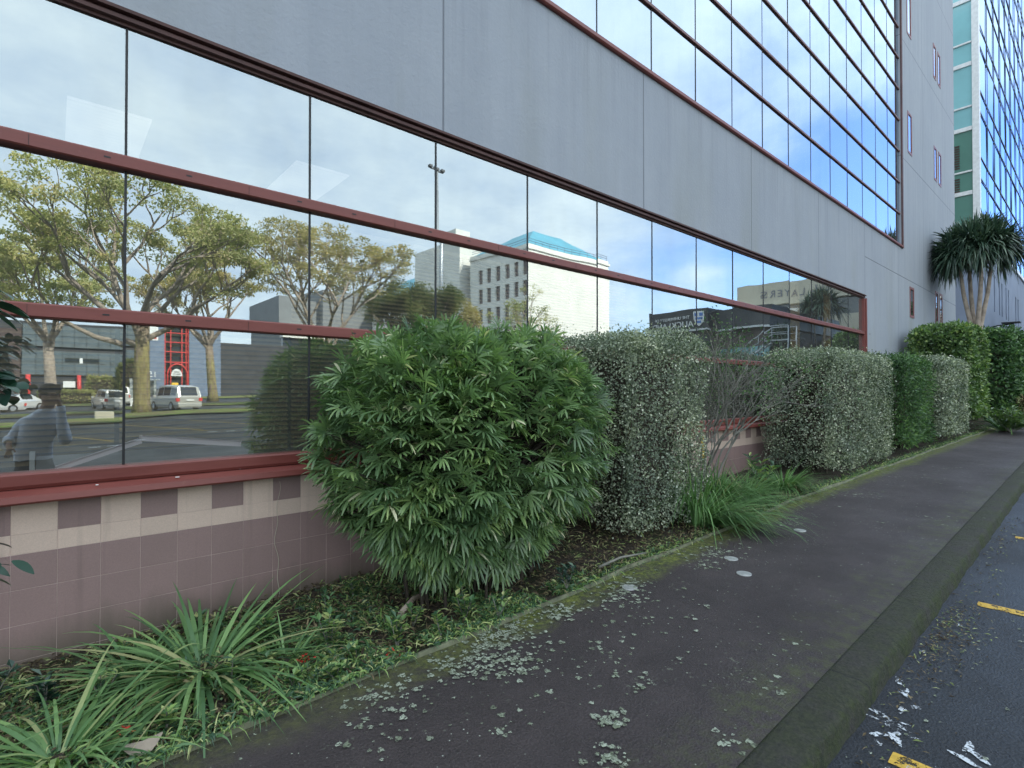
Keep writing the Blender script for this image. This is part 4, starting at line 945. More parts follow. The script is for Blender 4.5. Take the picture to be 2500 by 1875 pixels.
b = MB(); pts = [(1.292 + 0.012 * math.sin(z * 9) + 0.01 * math.sin(z * 23), -0.060, z) for z in np.linspace(0.93, 0.03, 22)]; b.tube(pts, [0.0014 + 0.0010 * (i / 21) for i in range(22)], 5)
tag(b.build('dry_tendril', M['beige']), 'thin dry tendril clinging to the tiled wall left of the big bush', 'vine')
for i, (x, y, z, l_) in enumerate(((0.62, -0.118, 1.036, .022), (0.20, -0.120, 1.035, .014), (1.02, -0.075, 1.047, .010))):
    b = MB(); b.poly([(x, y, z + .006), (x + l_, y - .004, z + .006), (x + l_ * 1.1, y + .010, z + .009), (x + .002, y + .012, z + .009)]); tag(b.build('paint_flake', M['sign_white']), ('larger', 'smaller', 'tiniest')[i] + ' pale flake lying on the red window sill', 'flake', 'flakes on the red sill')
# --- lichen on the footpath
cl_ = [(1.97, -1.72, .26, 150), (2.30, -1.55, .22, 90), (2.05, -1.95, .14, 40), (2.75, -1.62, .16, 50), (3.25, -1.75, .22, 46), (3.55, -1.62, .22, 46), (4.75, -1.72, .30, 60), (4.4, -1.85, .16, 24), (1.35, -1.66, .18, 36), (1.68, -2.32, .10, 8), (2.10, -2.62, .08, 22), (1.86, -2.78, .08, 20), (2.45, -2.55, .07, 9), (3.1, -2.1, .5, 26), (2.4, -2.2, .4, 30),
       (6.4, -1.75, .25, 30), (8.5, -1.85, .5, 40), (10.5, -2.2, .8, 50), (3.5, -2.9, .25, 6), (2.95, -3.02, .12, 6), (2.35, -3.08, .10, 8), (1.2, -1.9, .3, 26), (12, -2.6, .7, 26), (7.6, -2.9, .5, 12)]
Vl, Fl, Rl = [], [], []
def blob(x, y, r_, z, asp=1.0):
    b = len(Vl); n = 12; ph = random.uniform(0, 6.28)
    Vl.append((x, y, z + 0.0015))
    for i in range(n):
        t = 6.2832 * i / n; rr = r_ * (1 + 0.22 * math.sin(3 * t + ph) + 0.16 * math.sin(5 * t + 2 * ph) + random.uniform(-.12, .12)); Vl.append((x + rr * math.cos(t) * asp, y + rr * math.sin(t), z))
    for i in range(n): Fl.append((b, b + 1 + i, b + 1 + (i + 1) % n)); Rl.append(max(0, min(1, rv_ + random.uniform(-.2, .2))))
for cx, cy, sg, n in cl_:
    for i in range(int(n * 1.7)):
        x, y = random.gauss(cx, sg * .62), random.gauss(cy, sg * .45); rv_ = random.random()
        if y > edge(x) - 0.03 or y < -3.3: continue
        blob(x, y, 0.006 + 0.016 * random.random() ** 2.0, float(g(x)) - 0.0445 + random.random() * .001)
for i in range(520):
    x = random.uniform(0.2, 12) ; y = -1.5 - 1.65 * random.random() ** 1.3; rv_ = random.random()
    if y < edge(x): blob(x, y, 0.003 + 0.006 * random.random() ** 2, float(g(x)) - 0.044)
for i in range(160):
    x = random.uniform(1.5, 9); y = -3.42 - 0.9 * random.random(); rv_ = random.random(); blob(x, y, 0.003 + 0.008 * random.random() ** 2, float(g(x)) - 0.154, 1.4)
tag(npmesh('lichen', Vl, Fl, M['lichen'], rnd=Rl), 'pale green lichen patches speckling the dark footpath', 'lichen', kind='stuff')
# metal discs
for x, y, lab in ((3.50, -1.69, 'round grey metal disc set in the path edge nearest the camera'), (4.72, -1.93, 'round grey disc beside the lichen in the middle of the path edge'), (4.44, -2.18, 'largest pale disc, furthest out on the footpath'), (6.10, -2.02, 'small pale disc, furthest along the footpath')):
    b = MB(); z = float(g(x)) - 0.0485; rr = 0.060; b.tube([(x, y, z - 0.01), (x, y, z + 0.003)], rr, 24); b.tube([(x, y, z - 0.006), (x, y, z + 0.0052)], rr * 0.80, 24); b.tube([(x, y, z), (x, y, z + 0.0068)], 0.008, 8)
    tag(b.build('survey_disc', M['disc']), lab, 'disc', 'metal discs set in the footpath')
# parking bay lines near the kerb and in the car park
def stripe(name, pts, w_, mat, dz, label, group, cat='road marking'):
    b = MB()
    for i in range(len(pts) - 1):
        a, c_ = Vector((*pts[i], 0)), Vector((*pts[i + 1], 0)); d = (c_ - a).normalized(); s_ = Vector((-d.y, d.x, 0)) * w_ / 2; n_ = max(1, int((c_ - a).length / 0.5))
        for k in range(n_):
            p, q = a.lerp(c_, k / n_), a.lerp(c_, (k + 1) / n_); b.poly([Vector((v.x, v.y, float(g(v.x)) - 0.16 + dz)) for v in (p + s_, q + s_, q - s_, p - s_)])
    o = b.build(name, mat); tag(o, kind='structure'); return o
for x in (2.97, 5.40, 7.82, 10.25, 12.65, 15.1): stripe('parking_line', [(x - 0.02, -3.56), (x + 0.02, -5.4)], 0.10, M['yellow'], 0.004, '', '')
for i in range(-5, 9): stripe('parking_line', [(2.4 + i * 2.75, -26.2), (4.4 + i * 2.75, -18.6)], 0.12, M['yellow'], 0.004, '', '')
stripe('road_line', [(-30, -18.45), (30, -18.45)], 0.08, M['yellow'], 0.004, '', '')
for x, y in ((0.9, -16.6), (1.35, -16.6), (2.0, -16.7), (4.3, -17.6), (4.9, -17.5), (5.5, -17.4)): stripe('road_stud_mark', [(x, y), (x + 0.3, y)], 0.25, M['white_paint'], 0.008, '', '')
# chalk scuffs
Vc, Fc = [], []
def scuff(x, y, a, l_, w_):
    z = float(g(x)) - 0.155; d = np.array([math.cos(a), math.sin(a)]); s_ = np.array([-d[1], d[0]]) * w_ / 2; b = len(Vc); n = 6
    for i in range(n + 1):
        t = i / n - 0.5; c_ = np.array([x, y]) + d * l_ * t + s_ * math.sin(i * 1.3) * .3; w2 = (1 - abs(2 * t) ** 2) * 0.9 + 0.1
        Vc.append((*(c_ + s_ * w2), z + 0.0002 * (b % 7))); Vc.append((*(c_ - s_ * w2), z + 0.0002 * (b % 7)))
    for i in range(n): Fc.append((b + 2 * i, b + 2 * i + 1, b + 2 * i + 3, b + 2 * i + 2))
for cx, cy, n, l_ in ((3.20, -3.50, 7, .32), (3.02, -3.52, 2, .12), (3.62, -3.45, 3, .16), (4.1, -3.47, 2, .10), (2.86, -3.60, 3, .10), (3.25, -3.82, 3, .22), (2.95, -3.78, 2, .12), (4.9, -3.5, 2, .08), (3.45, -3.52, 2, .1)):
    for i in range(n): scuff(random.gauss(cx, .06), random.gauss(cy, .025), random.choice((0.1, 1.3, 0.5, 2.4)) + random.gauss(0, .2), l_ * random.uniform(.5, 1), 0.035)
tag(npmesh('chalk_marks', Vc, Fc, M['chalk']), 'white chalk scuffs on the dark road beside the kerb', 'chalk marks', kind='stuff')
n = 900; x = rng.uniform(2.5, 9, n); x = np.where(rng.random(n) < .5, rng.normal(4.6, .35, n), x); y = -3.42 - np.abs(rng.normal(0, .13, n)); P = np.stack([x, y, g(x) - 0.150], -1); D = norm(rdir(n) * np.array([1, 1, .15])); N = norm(np.array([0, 0, 1.0]) + rdir(n) * .3)
V, F = leaves(P, D, N, rng.uniform(.01, .05, n), rng.uniform(.003, .012, n)); tag(npmesh('gutter_debris', V, F, M['litter'], rnd=rng.random(n)), 'dead leaves and twigs washed along the gutter', 'debris', kind='stuff')

# ------------------------------------------------------------ across the road (seen in the glass)
def text(body, size, loc, rot, mat, parent, name='lettering', ext=0.03, spacing=1.0):
    cu = bpy.data.curves.new(name, 'FONT'); cu.body = body; cu.size = size; cu.extrude = ext; cu.align_x = 'CENTER'; cu.space_character = spacing
    to = bpy.data.objects.new(name, cu); COL.objects.link(to); bpy.context.view_layer.update()
    me = bpy.data.meshes.new_from_object(to.evaluated_get(bpy.context.evaluated_depsgraph_get())); COL.objects.unlink(to); bpy.data.objects.remove(to)
    me.materials.clear(); me.materials.append(mat); o = link(bpy.data.objects.new(name, me), parent); o.location = loc; o.rotation_euler = rot; return o

# white building with blue roof: faces -X and +Y matter
WB = empty('white_office_block', (60, -60, 0.9)); tag(WB, 'white six storey block with a blue hipped roof and brown windows, mirrored in the glass', 'building')
HW = 25.6; rowsz = [22.6 - 3.62 * k for k in range(6)]
def win_grid(n, start, pitch_, w_=1.15, h_=2.65): return [(start + pitch_ * i, start + pitch_ * i + w_, z - h_, z) for i in range(n) for z in rowsz]
w = MB()
o1 = win_grid(6, 1.0, 2.45)                       # near wing, along -y from the corner
w.opening_wall((0, 0, 0), (0, -1, 0), (-1, 0, 0), 17, HW, o1, 0.35)
w.opening_wall((0, 0, 0), (1, 0, 0), (0, 1, 0), 21.5, HW, [], 0.3)
w.poly([(21.5, 0, 0), (21.5, -56, 0), (21.5, -56, HW), (21.5, 0, HW)])
w.poly([(0, 0, HW), (21.5, 0, HW), (21.5, -17, HW), (0, -17, HW)])
w.box(-0.25, 21.8, -17, 0.25, HW - 0.9, HW - 0.5)
o2 = [(a - 0, b, c_ - 3.6, d - 3.6) for a, b, c_, d in win_grid(8, 1.4, 2.45)]
w.opening_wall((0, -35, 0), (0, -1, 0), (-1, 0, 0), 22, HW - 3.6, [q for q in o2 if q[2] > 0], 0.35)
w.poly([(0, -35, HW - 3.6), (21.5, -35, HW - 3.6), (21.5, -57, HW - 3.6), (0, -57, HW - 3.6)])
w.build('wall', M['white'], WB)
t_ = MB(); t_.box(-1.5, 2.2, -23, -18.6, 0, 32.2); t_.box(-0.6, 8, -34.9, -23.05, 0, 30.0); t_.build('stair_tower', M['white'], WB)
for q in o1 + [(a + 35, b + 35, c_, d) for a, b, c_, d in o2 if c_ > 0]:
    p = MB(); p.poly([(0.30, -q[0], q[2]), (0.30, -q[1], q[2]), (0.30, -q[1], q[3]), (0.30, -q[0], q[3])]); p.box(0.22, 0.28, -q[1], -q[0], (q[2] + q[3]) / 2 + .35, (q[2] + q[3]) / 2 + .45); p.build('window', M['brown_win'], WB)
def hip(mb, x0, x1, y0, y1, z, h, ins):
    a = [(x0, y0, z), (x1, y0, z), (x1, y1, z), (x0, y1, z)]; cx = (x0 + x1) / 2; b = [(x0 + ins, y0 - ins * .8, z + h), (x1 - ins, y0 - ins * .8, z + h), (x1 - ins, y1 + ins * .8, z + h), (x0 + ins, y1 + ins * .8, z + h)]
    for i in range(4): mb.poly([a[i], a[(i + 1) % 4], b[(i + 1) % 4], b[i]])
    mb.poly(b)
r_ = MB(); hip(r_, 0.3, 21.0, -0.5, -16.8, HW + 0.05, 4.6, 6.5); hip(r_, 0.3, 21.0, -35.2, -56.5, HW - 3.5, 5.5, 6.5); r_.build('roof', M['blue_roof'], WB)
r_ = MB()
for z in (0.5, 0.9): r_.tube([(0.1, -16.5, HW + z), (0.1, -0.1, HW + z), (21.3, -0.1, HW + z)], 0.05, 5)
for i in range(12): r_.tube([(0.1 + i * 1.9, -0.1, HW), (0.1 + i * 1.9, -0.1, HW + 0.9)], 0.04, 5)
r_.build('roof_railing', M['bluegrey'], WB)

# university building: charcoal fascia, stepped, with stair
UB = empty('university_building', (38, -12, 0.9)); tag(UB, 'low charcoal and brown building with a white lettered fascia, mirrored in the glass', 'building')
b = MB(); b.box(0.0, 16, -9.6, -4.2, 5.55, 7.15); b.box(1.2, 16, -4.18, 0.0, 5.45, 6.95); b.build('fascia', M['charcoal'], UB)
b = MB(); b.box(0.45, 16, -9.4, -4.0, 0, 5.55, 0); b.box(1.8, 16, -3.98, -0.2, 0, 5.43, 0); b.box(0.6, 16, -22, -9.62, 0, 5.4, 0); b.build('wall', M['brown_clad'], UB)
b = MB(); b.box(-0.08, 0.02, -9.6, -4.2, 5.40, 5.54); b.box(1.12, 1.22, -4.18, 0, 5.30, 5.44); b.box(0, 1.2, -4.2, -4.12, 5.35, 5.5); b.build('soffit_trim', M['white_frame'], UB)
for i in range(6):
    p = MB(); p.box(1.62, 1.78, -3.9 + i * 0.64, -3.34 + i * 0.64, 1.0, 3.95); p.build('window', M['teal_glass'], UB)
for i in range(5):
    p = MB(); p.box(0.38, 0.42, -9.0 + i * 1.0, -8.1 + i * 1.0, 2.6, 5.3); p.build('window', M['dark_glass'], UB)
text('AUCKLAND', 0.70, (-0.04, -7.45, 5.72), (R(90), 0, R(-90)), M['sign_white'], UB)
text('THE UNIVERSITY OF', 0.36, (-0.04, -7.45, 6.40), (R(90), 0, R(-90)), M['sign_white'], UB)
b = MB(); sh = [(-0.05, -4.45 - 0.55 + 0.5 * c_, 5.78 + 1.15 * d) for c_, d in ((-1, 1), (1, 1), (1, .45), (.75, .2), (0, -.05), (-.75, .2), (-1, .45))]; b.poly(sh); b.poly([(-0.10, y, z) for _, y, z in sh][::-1])
for i in range(7): b.poly([sh[i], sh[(i + 1) % 7], (-0.10, *sh[(i + 1) % 7][1:]), (-0.10, *sh[i][1:])])
cr = b.build('crest', M['sign_white'], UB)
b = MB(); cy_ = -5.0
for (y0, y1, z0, z1) in ((-.40, -.08, 6.55, 6.80), (.08, .40, 6.55, 6.80), (-.36, .36, 6.28, 6.44), (-.22, .22, 5.98, 6.16)): b.box(-0.13, -0.105, cy_ + y0, cy_ + y1, z0, z1)
b.build('crest_emblem', M['sign_blue'], cr)
ST = empty('steel_stair', (36.6, -10.6, 2.2)); tag(ST, 'galvanised outside stair with handrails, mirrored beside the university building', 'stairs')
b = MB(); n = 12
for i in range(n): b.box(0, 1.1, -4.0 + i * 0.28, -3.72 + i * 0.28, 0.3 + i * 0.2, 0.34 + i * 0.2)
b.box(0, 1.1, -0.64, 0.9, 2.72, 2.78); b.build('treads', M['galv'], ST)
b = MB(); b.box(-0.4, 1.35, -4.6, 1.4, -1.5, 0.14); b.build('plinth', M['grey_bldg'], ST)
for x in (0.0, 1.1):
    b = MB(); b.tube([(x, -4.0, 1.2), (x, -0.64, 3.7), (x, 0.9, 3.7)], 0.04, 6); b.tube([(x, -4.0, 0.75), (x, -0.64, 3.25), (x, 0.9, 3.25)], 0.025, 6)
    b.tube([(x, -4.0, 0.15), (x, -0.64, 2.65)], 0.07, 6)
    for i in range(5): b.tube([(x, -4.0 + i * .84, 0.15 + i * .625), (x, -4.0 + i * .84, 1.2 + i * .625)], 0.025, 5)
    b.tube([(x, 0.9, -0.1), (x, 0.9, 3.7)], 0.04, 6); b.build('handrail', M['galv'], ST)

# beige building
BB = empty('beige_office_building', (70, -12, 1.0)); tag(BB, 'beige office building with dark window bands and grey letters, mirrored at the right', 'building')
b = MB(); b.box(0, 30, -17, 3, 11.6, 14.4); b.box(0.2, 30, -16, 3, 7.3, 9.6); b.build('panel_band', M['beige'], BB)
b = MB(); b.box(0.8, 30, -16.2, 2.8, 9.62, 11.58); b.box(1.0, 30, -14, 2.8, 4.6, 7.28); b.build('window_band', M['dark_glass'], BB)
b = MB(); b.box(0.9, 30, -13.8, 2.9, 0, 4.58); b.box(5, 6.2, -3, -1.8, 14.42, 15.4); b.box(8, 9, 0, 1.2, 14.42, 15.2); b.build('wall', M['grey_bldg'], BB)
b = MB()
for y in (-11, -7.5, -4, -0.5): b.box(0.3, 0.78, y, y + 0.5, 0, 7.28)
b.build('columns', M['beige'], BB)
text('MAXWELL LAYERS', 1.25, (-0.05, -7.2, 12.5), (R(90), 0, R(-90)), M['letter'], BB, spacing=1.35)

# small cream house behind the university building
CB = empty('cream_building', (66, -27, 0.9)); tag(CB, 'cream building with a dark band showing over the university roof', 'building')
b = MB(); b.box(0, 14, -9, 8, 0, 10.5); b.build('wall', M['white'], CB); b = MB(); b.box(-0.05, 0, -7.5, -3.5, 7.6, 9.6); b.build('window', M['brown_win'], CB)

# grey stepped block behind the trees
GB = empty('grey_stepped_block', (48, -118, 0)); tag(GB, 'grey stepped block with a white upper floor behind the branchy tree', 'building')
b = MB(); b.box(0, 20, -30, 0, 0, 25); b.box(-9, -0.05, -26, -2, 0, 22.5); b.build('wall', M['grey_bldg'], GB); b = MB(); b.box(-9.3, -0.1, -1.9, 0.4, 12.5, 15.5); b.box(-9.3, -0.1, -1.9, 0.4, 5.5, 9.5); b.build('balcony', M['white'], GB)
b = MB(); b.box(-9, -0.2, -1.9, -0.5, 9.6, 12.4); b.build('window_band', M['dark_glass'], GB)

# number 15 building with the red entrance
NB = empty('entrance_building', (0, -88, 0)); tag(NB, 'grey office building with blue grey wall and red arched entrance, mirrored in lower panes', 'building')
zb = 0.0
b = MB(); b.box(-30, 9.3, -16, -0.3, zb, 10.6); b.box(19.9, 48, -16, -0.6, zb, 8.4); b.build('wall', M['charcoal'], NB)
b = MB(); b.box(-30, -2.7, -0.28, 0.0, zb, 9.5); b.build('brick_wall', M['brick'], NB)
for z0, z1 in ((3.5, 6.6), (7.2, 10.2)):
    p = MB()
    for i in range(9): p.box(-2.6 + i * 1.32, -2.6 + i * 1.32 + 1.28, -0.28, 0.05, z0, (z0 + z1) / 2 - .02); p.box(-2.6 + i * 1.32, -2.6 + i * 1.32 + 1.28, -0.28, 0.05, (z0 + z1) / 2 + .02, z1)
    p.build('panel_band', M['grey_panel'], NB)
p = MB(); p.box(1.6, 5.4, 0.06, 0.09, 5.15, 5.75); p.build('window', M['dark_glass'], NB)
p = MB(); p.box(3.2, 3.55, 0.09, 0.12, 5.05, 5.75); p.build('notice', M['sign_white'], NB)
for x in (3.1, -2.0): p = MB(); p.tube([(x, 0.35, zb - .2), (x, 0.35, 3.5)], 0.24, 12); p.build('column', M['bright_red'], NB)
p = MB(); p.box(1.4, 2.7, -0.26, 0.0, 1.9, 2.7); p.build('door_light', M['sign_white'], NB)
w = MB(); w.box(9.32, 12.2, -14, 0.3, zb, 10.4); w.box(15.6, 20.0, -14, 0.3, zb, 10.4); w.build('block_wall', M['bluegrey'], NB)
p = MB(); p.box(12.22, 15.58, -14, -0.6, zb, 10.7); p.build('entrance_glazing', M['dark_glass'], NB)
p = MB()
for x in (12.3, 13.05, 14.6, 15.2, 15.5): p.box(x - .07, x + .07, -0.1, 0.12, zb, 10.9)
for z in (5.15, 6.6, 8.0, 9.4, 10.9): p.box(12.2, 15.6, -0.08, 0.10, z - .07, z + .07)
p.build('red_frame', M['bright_red'], NB)
p = MB(); arc = [(13.95 + 1.35 * math.cos(t), 0.28, 3.45 + 1.45 * math.sin(t)) for t in np.linspace(0, math.pi, 17)]; p.tube([(15.30, 0.28, zb)] + arc + [(12.60, 0.28, zb)], 0.12, 6); p.build('arch', M['bright_red'], NB)
p = MB(); fan = [(13.85 + 0.78 * math.cos(t), 0.20, 3.25 + 1.0 * math.sin(t)) for t in np.linspace(0, math.pi, 13)]; p.poly(fan[::-1]); p.build('arch_sign', M['sign_white'], NB)
text('SUPER', 0.30, (13.85, 0.22, 3.72), (R(90), 0, R(180)), M['letter'], NB); text('HEALTH', 0.30, (13.85, 0.22, 3.40), (R(90), 0, R(180)), M['letter'], NB)
text('15', 1.10, (10.75, 0.33, 3.05), (R(90), 0, R(180)), M['sign_white'], NB, ext=0.02)
text('MORRIN ROAD', 0.26, (10.75, 0.33, 2.62), (R(90), 0, R(180)), M['sign_white'], NB, ext=0.02)
p = MB(); p.box(9.4, 11.4, 0.32, 0.36, 8.1, 10.9); p.build('banner', M['sign_white'], NB)
p = MB(); p.box(9.55, 11.2, 0.37, 0.38, 8.3, 8.6); p.build('banner_stripe', M['bright_red'], NB)

# lighting mast
LM = empty('lighting_mast', (34.2, -48.0, 0.5)); tag(LM, 'tall grey lighting mast mirrored in front of the white block', 'mast')
b = MB(); b.tube([(0, 0, 0), (0, 0, 27)], [0.28, 0.16], 10); b.build('pole', M['galv'], LM)
b = MB(); b.box(-0.9, 0.9, -0.08, 0.08, 27.0, 27.12)
for x in (-.8, 0, .8): b.box(x - .22, x + .22, -.25, .25, 27.14, 27.4)
b.build('floodlights', M['charcoal'], LM)

# ------------------------------------------------------------ trees across the road
def tree(name, x, y, H, crown_w, fork, r0, label, mat, limbs=6, leaf_n=170, pad=(0.95, 0.38), leafL=0.26, bark='bark', seed=1, kids=(3, 3, 2), el=(0.5, 1.2), drop=0.0, off=(0, 0), group='trees across the road'):
    rr = random.Random(seed); T = empty(name, (x, y, float(g(x)) - 0.2)); tag(T, label, 'tree', group); tb = []; tips = []
    def rec(p, d, L_, r_, lev):
        pts = [p.copy()]; q = p.copy(); dd = d.normalized()
        for i in range(4):
            dd = (dd + Vector((rr.gauss(0, .13), rr.gauss(0, .13), rr.gauss(0.04, .10)))).normalized(); q = q + dd * L_ / 4; pts.append(q.copy())
        tb.append((pts, [r_ * (1 - 0.13 * i) for i in range(5)], lev))
        if lev == len(kids): tips.append(q.copy()); return
        if lev >= 1: tips.append(pts[3].copy()) if rr.random() < 0.35 else None
        for i in range(kids[lev]):
            k = (4, 4, 3, 2)[i % 4]; a = rr.uniform(0, 6.28); sd = Vector((math.cos(a), math.sin(a), rr.uniform(-.25, .5))); nd = (dd + sd * rr.uniform(.55, .95)).normalized(); nd.z = max(nd.z, -0.12)
            rec(pts[k], nd, L_ * rr.uniform(.58, .74), r_ * 0.56, lev + 1)
    top = Vector((rr.gauss(0, .25), rr.gauss(0, .2), fork))
    for i in range(limbs):
        a = 6.283 * i / limbs + rr.gauss(0, .25); e = rr.uniform(*el); st_ = top * rr.uniform(.72, 1.0) if i % 2 else top
        rec(st_.copy(), Vector((math.cos(a) * math.cos(e), math.sin(a) * math.cos(e), math.sin(e))), (H - fork) * 0.40, r0 * 0.48, 0)
    A = np.array([list(t) for t in tips]); zmax = A[:, 2].max() + 0.3; sz = (H - fork) / (zmax - fork); wx = np.percentile(np.abs(A[:, 0]), 97); wy_ = np.percentile(np.abs(A[:, 1]), 97); sxk, syk = crown_w / 2 / wx, crown_w / 2 / wy_
    def sc(v):
        t = max(0.0, min(1.0, (v.z - fork * 0.7) / (fork * 0.6 + .01))); return Vector((v.x * (1 + (sxk - 1) * t) + off[0] * t, v.y * (1 + (syk - 1) * t) + off[1] * t, v.z if v.z < fork else fork + (v.z - fork) * sz))
    mb = MB(); mb.tube([(0, 0, 0), (0, 0, fork * .15), tuple(top * .5), tuple(top)], [r0 * 1.35, r0 * 1.05, r0 * .92, r0 * .8], 12)
    mb.build('trunk', M[bark], T); mb = MB()
    for pts, rd, lev in tb: mb.tube([tuple(sc(p)) for p in pts], rd, 7 if lev == 0 else 5 if lev == 1 else 4, caps=False)
    mb.build('branches', M['bark'], T)
    C = np.array([list(sc(t)) for t in tips]); n = leaf_n
    Cn = np.repeat(C, n, 0); u = rdir(len(Cn)) * (rng.random((len(Cn), 1)) ** 0.4); ps = np.repeat(rng.uniform(0.6, 1.25, len(C)), n)[:, None]
    off_ = u * np.array([pad[0], pad[0], pad[1]]) * ps; off_[:, 2] -= (off_[:, 0] ** 2 + off_[:, 1] ** 2) * 0.18 / max(pad[0], .3)
    P = Cn + off_; D = norm(rdir(len(P)) + np.array([0, 0, -0.25 - drop])); V, F = leaves(P, D, norm(rdir(len(P)) + np.array([0, 0.4, .6])), leafL * rng.uniform(.6, 1.25, len(P)), leafL * 0.42)
    pr = np.repeat(rng.random(len(C)), n) * 0.55 + rng.random(len(P)) * 0.45; npmesh('crown', V, F, M[mat], T, rnd=pr); return T
tree('gum_tree', 4.3, -37.4, 15.9, 14.0, 5.6, 0.44, 'largest mirrored tree with a yellow lichened trunk and wide olive crown', 'leaf_gum', limbs=9, leaf_n=100, el=(.25, 1.35), bark='bark_lichen', seed=3, kids=(3, 3, 3), pad=(0.85, 0.36), off=(-0.6, 0))
tree('gum_tree', 0.2, -66.0, 17.5, 13.0, 6.5, 0.50, 'mirrored tree with a bare pale trunk behind the person', 'leaf_gum', limbs=6, leaf_n=80, seed=11, kids=(3, 3, 3), pad=(.85, .36), leafL=.32)
tree('gum_tree', 13.2, -60.0, 16.5, 12.5, 5.8, 0.46, 'mirrored tree with a yellow banded trunk right of the silver van', 'leaf_gum_brown', limbs=6, leaf_n=70, bark='bark_lichen', seed=5, kids=(3, 3, 3), pad=(.8, .34), leafL=.30)
tree('branchy_tree', 16.3, -38.0, 15.6, 12.5, 4.6, 0.34, 'mirrored bare branched tree with thin tan foliage in the third pane', 'leaf_gum_brown', limbs=8, leaf_n=55, seed=8, pad=(0.8, .28), kids=(3, 3, 3), el=(.75, 1.3))
tree('dense_tree', 27.5, -42.0, 12.2, 8.5, 3.0, 0.30, 'dense dark green mirrored tree left of the lighting mast', 'leaf_tree', limbs=7, leaf_n=190, seed=21, pad=(.9, .75))
tree('slim_tree', 31.2, -38.0, 9.6, 4.0, 2.6, 0.2, 'narrow tan mirrored tree at the foot of the lighting mast', 'leaf_gum_brown', limbs=5, leaf_n=150, seed=23, pad=(.6, .8), kids=(3, 2))
tree('sparse_tree', 38.0, -36.5, 11.8, 8.0, 4.0, 0.20, 'sparse mirrored tree standing before the white block', 'leaf_gum', limbs=6, leaf_n=42, seed=31, pad=(.7, .4), kids=(3, 3), leafL=.22)
tree('gum_tree', -9.5, -40.0, 13.5, 11.0, 4.0, 0.4, 'mirrored olive tree whose crown enters from the left edge', 'leaf_gum_brown', limbs=6, leaf_n=50, kids=(3, 3, 3), pad=(.8, .34), seed=41)
# shrubs before building 15
boxhedge('yellow_shrub', 3.8, 6.8, -85.8, -83.8, 3.2, 2600, 0.32, 0.14, M['leaf_gum'], 'yellow green mirrored shrub before the grey glass building', 'shrub', lump=.3, round_=.9)
boxhedge('dark_shrub', 7.0, 9.3, -85.6, -83.2, 4.9, 3000, 0.32, 0.14, M['leaf_tree'], 'tall dark mirrored shrub beside the blue grey wall', 'shrub', lump=.3, round_=.9)
boxhedge('low_hedge', -1.0, 4.4, -82.6, -81.4, 1.5, 2600, 0.25, 0.10, M['leaf_gum'], 'low clipped mirrored hedge in front of the red column', 'hedge', lump=.08)
boxhedge('roadside_shrub', 30.0, 46.0, -30.5, -26.0, 3.6, 9000, 0.30, 0.14, M['leaf_tree'], 'mass of low green shrubs mirrored below the white block', 'shrub', lump=.5, round_=1.0)
boxhedge('roadside_shrub', 49.5, 58.0, -12.6, -9.6, 4.6, 9000, 0.26, 0.12, M['leaf_dark'], 'dark shrubs mirrored at the right end of the lower window', 'shrub', lump=.4, round_=.9)

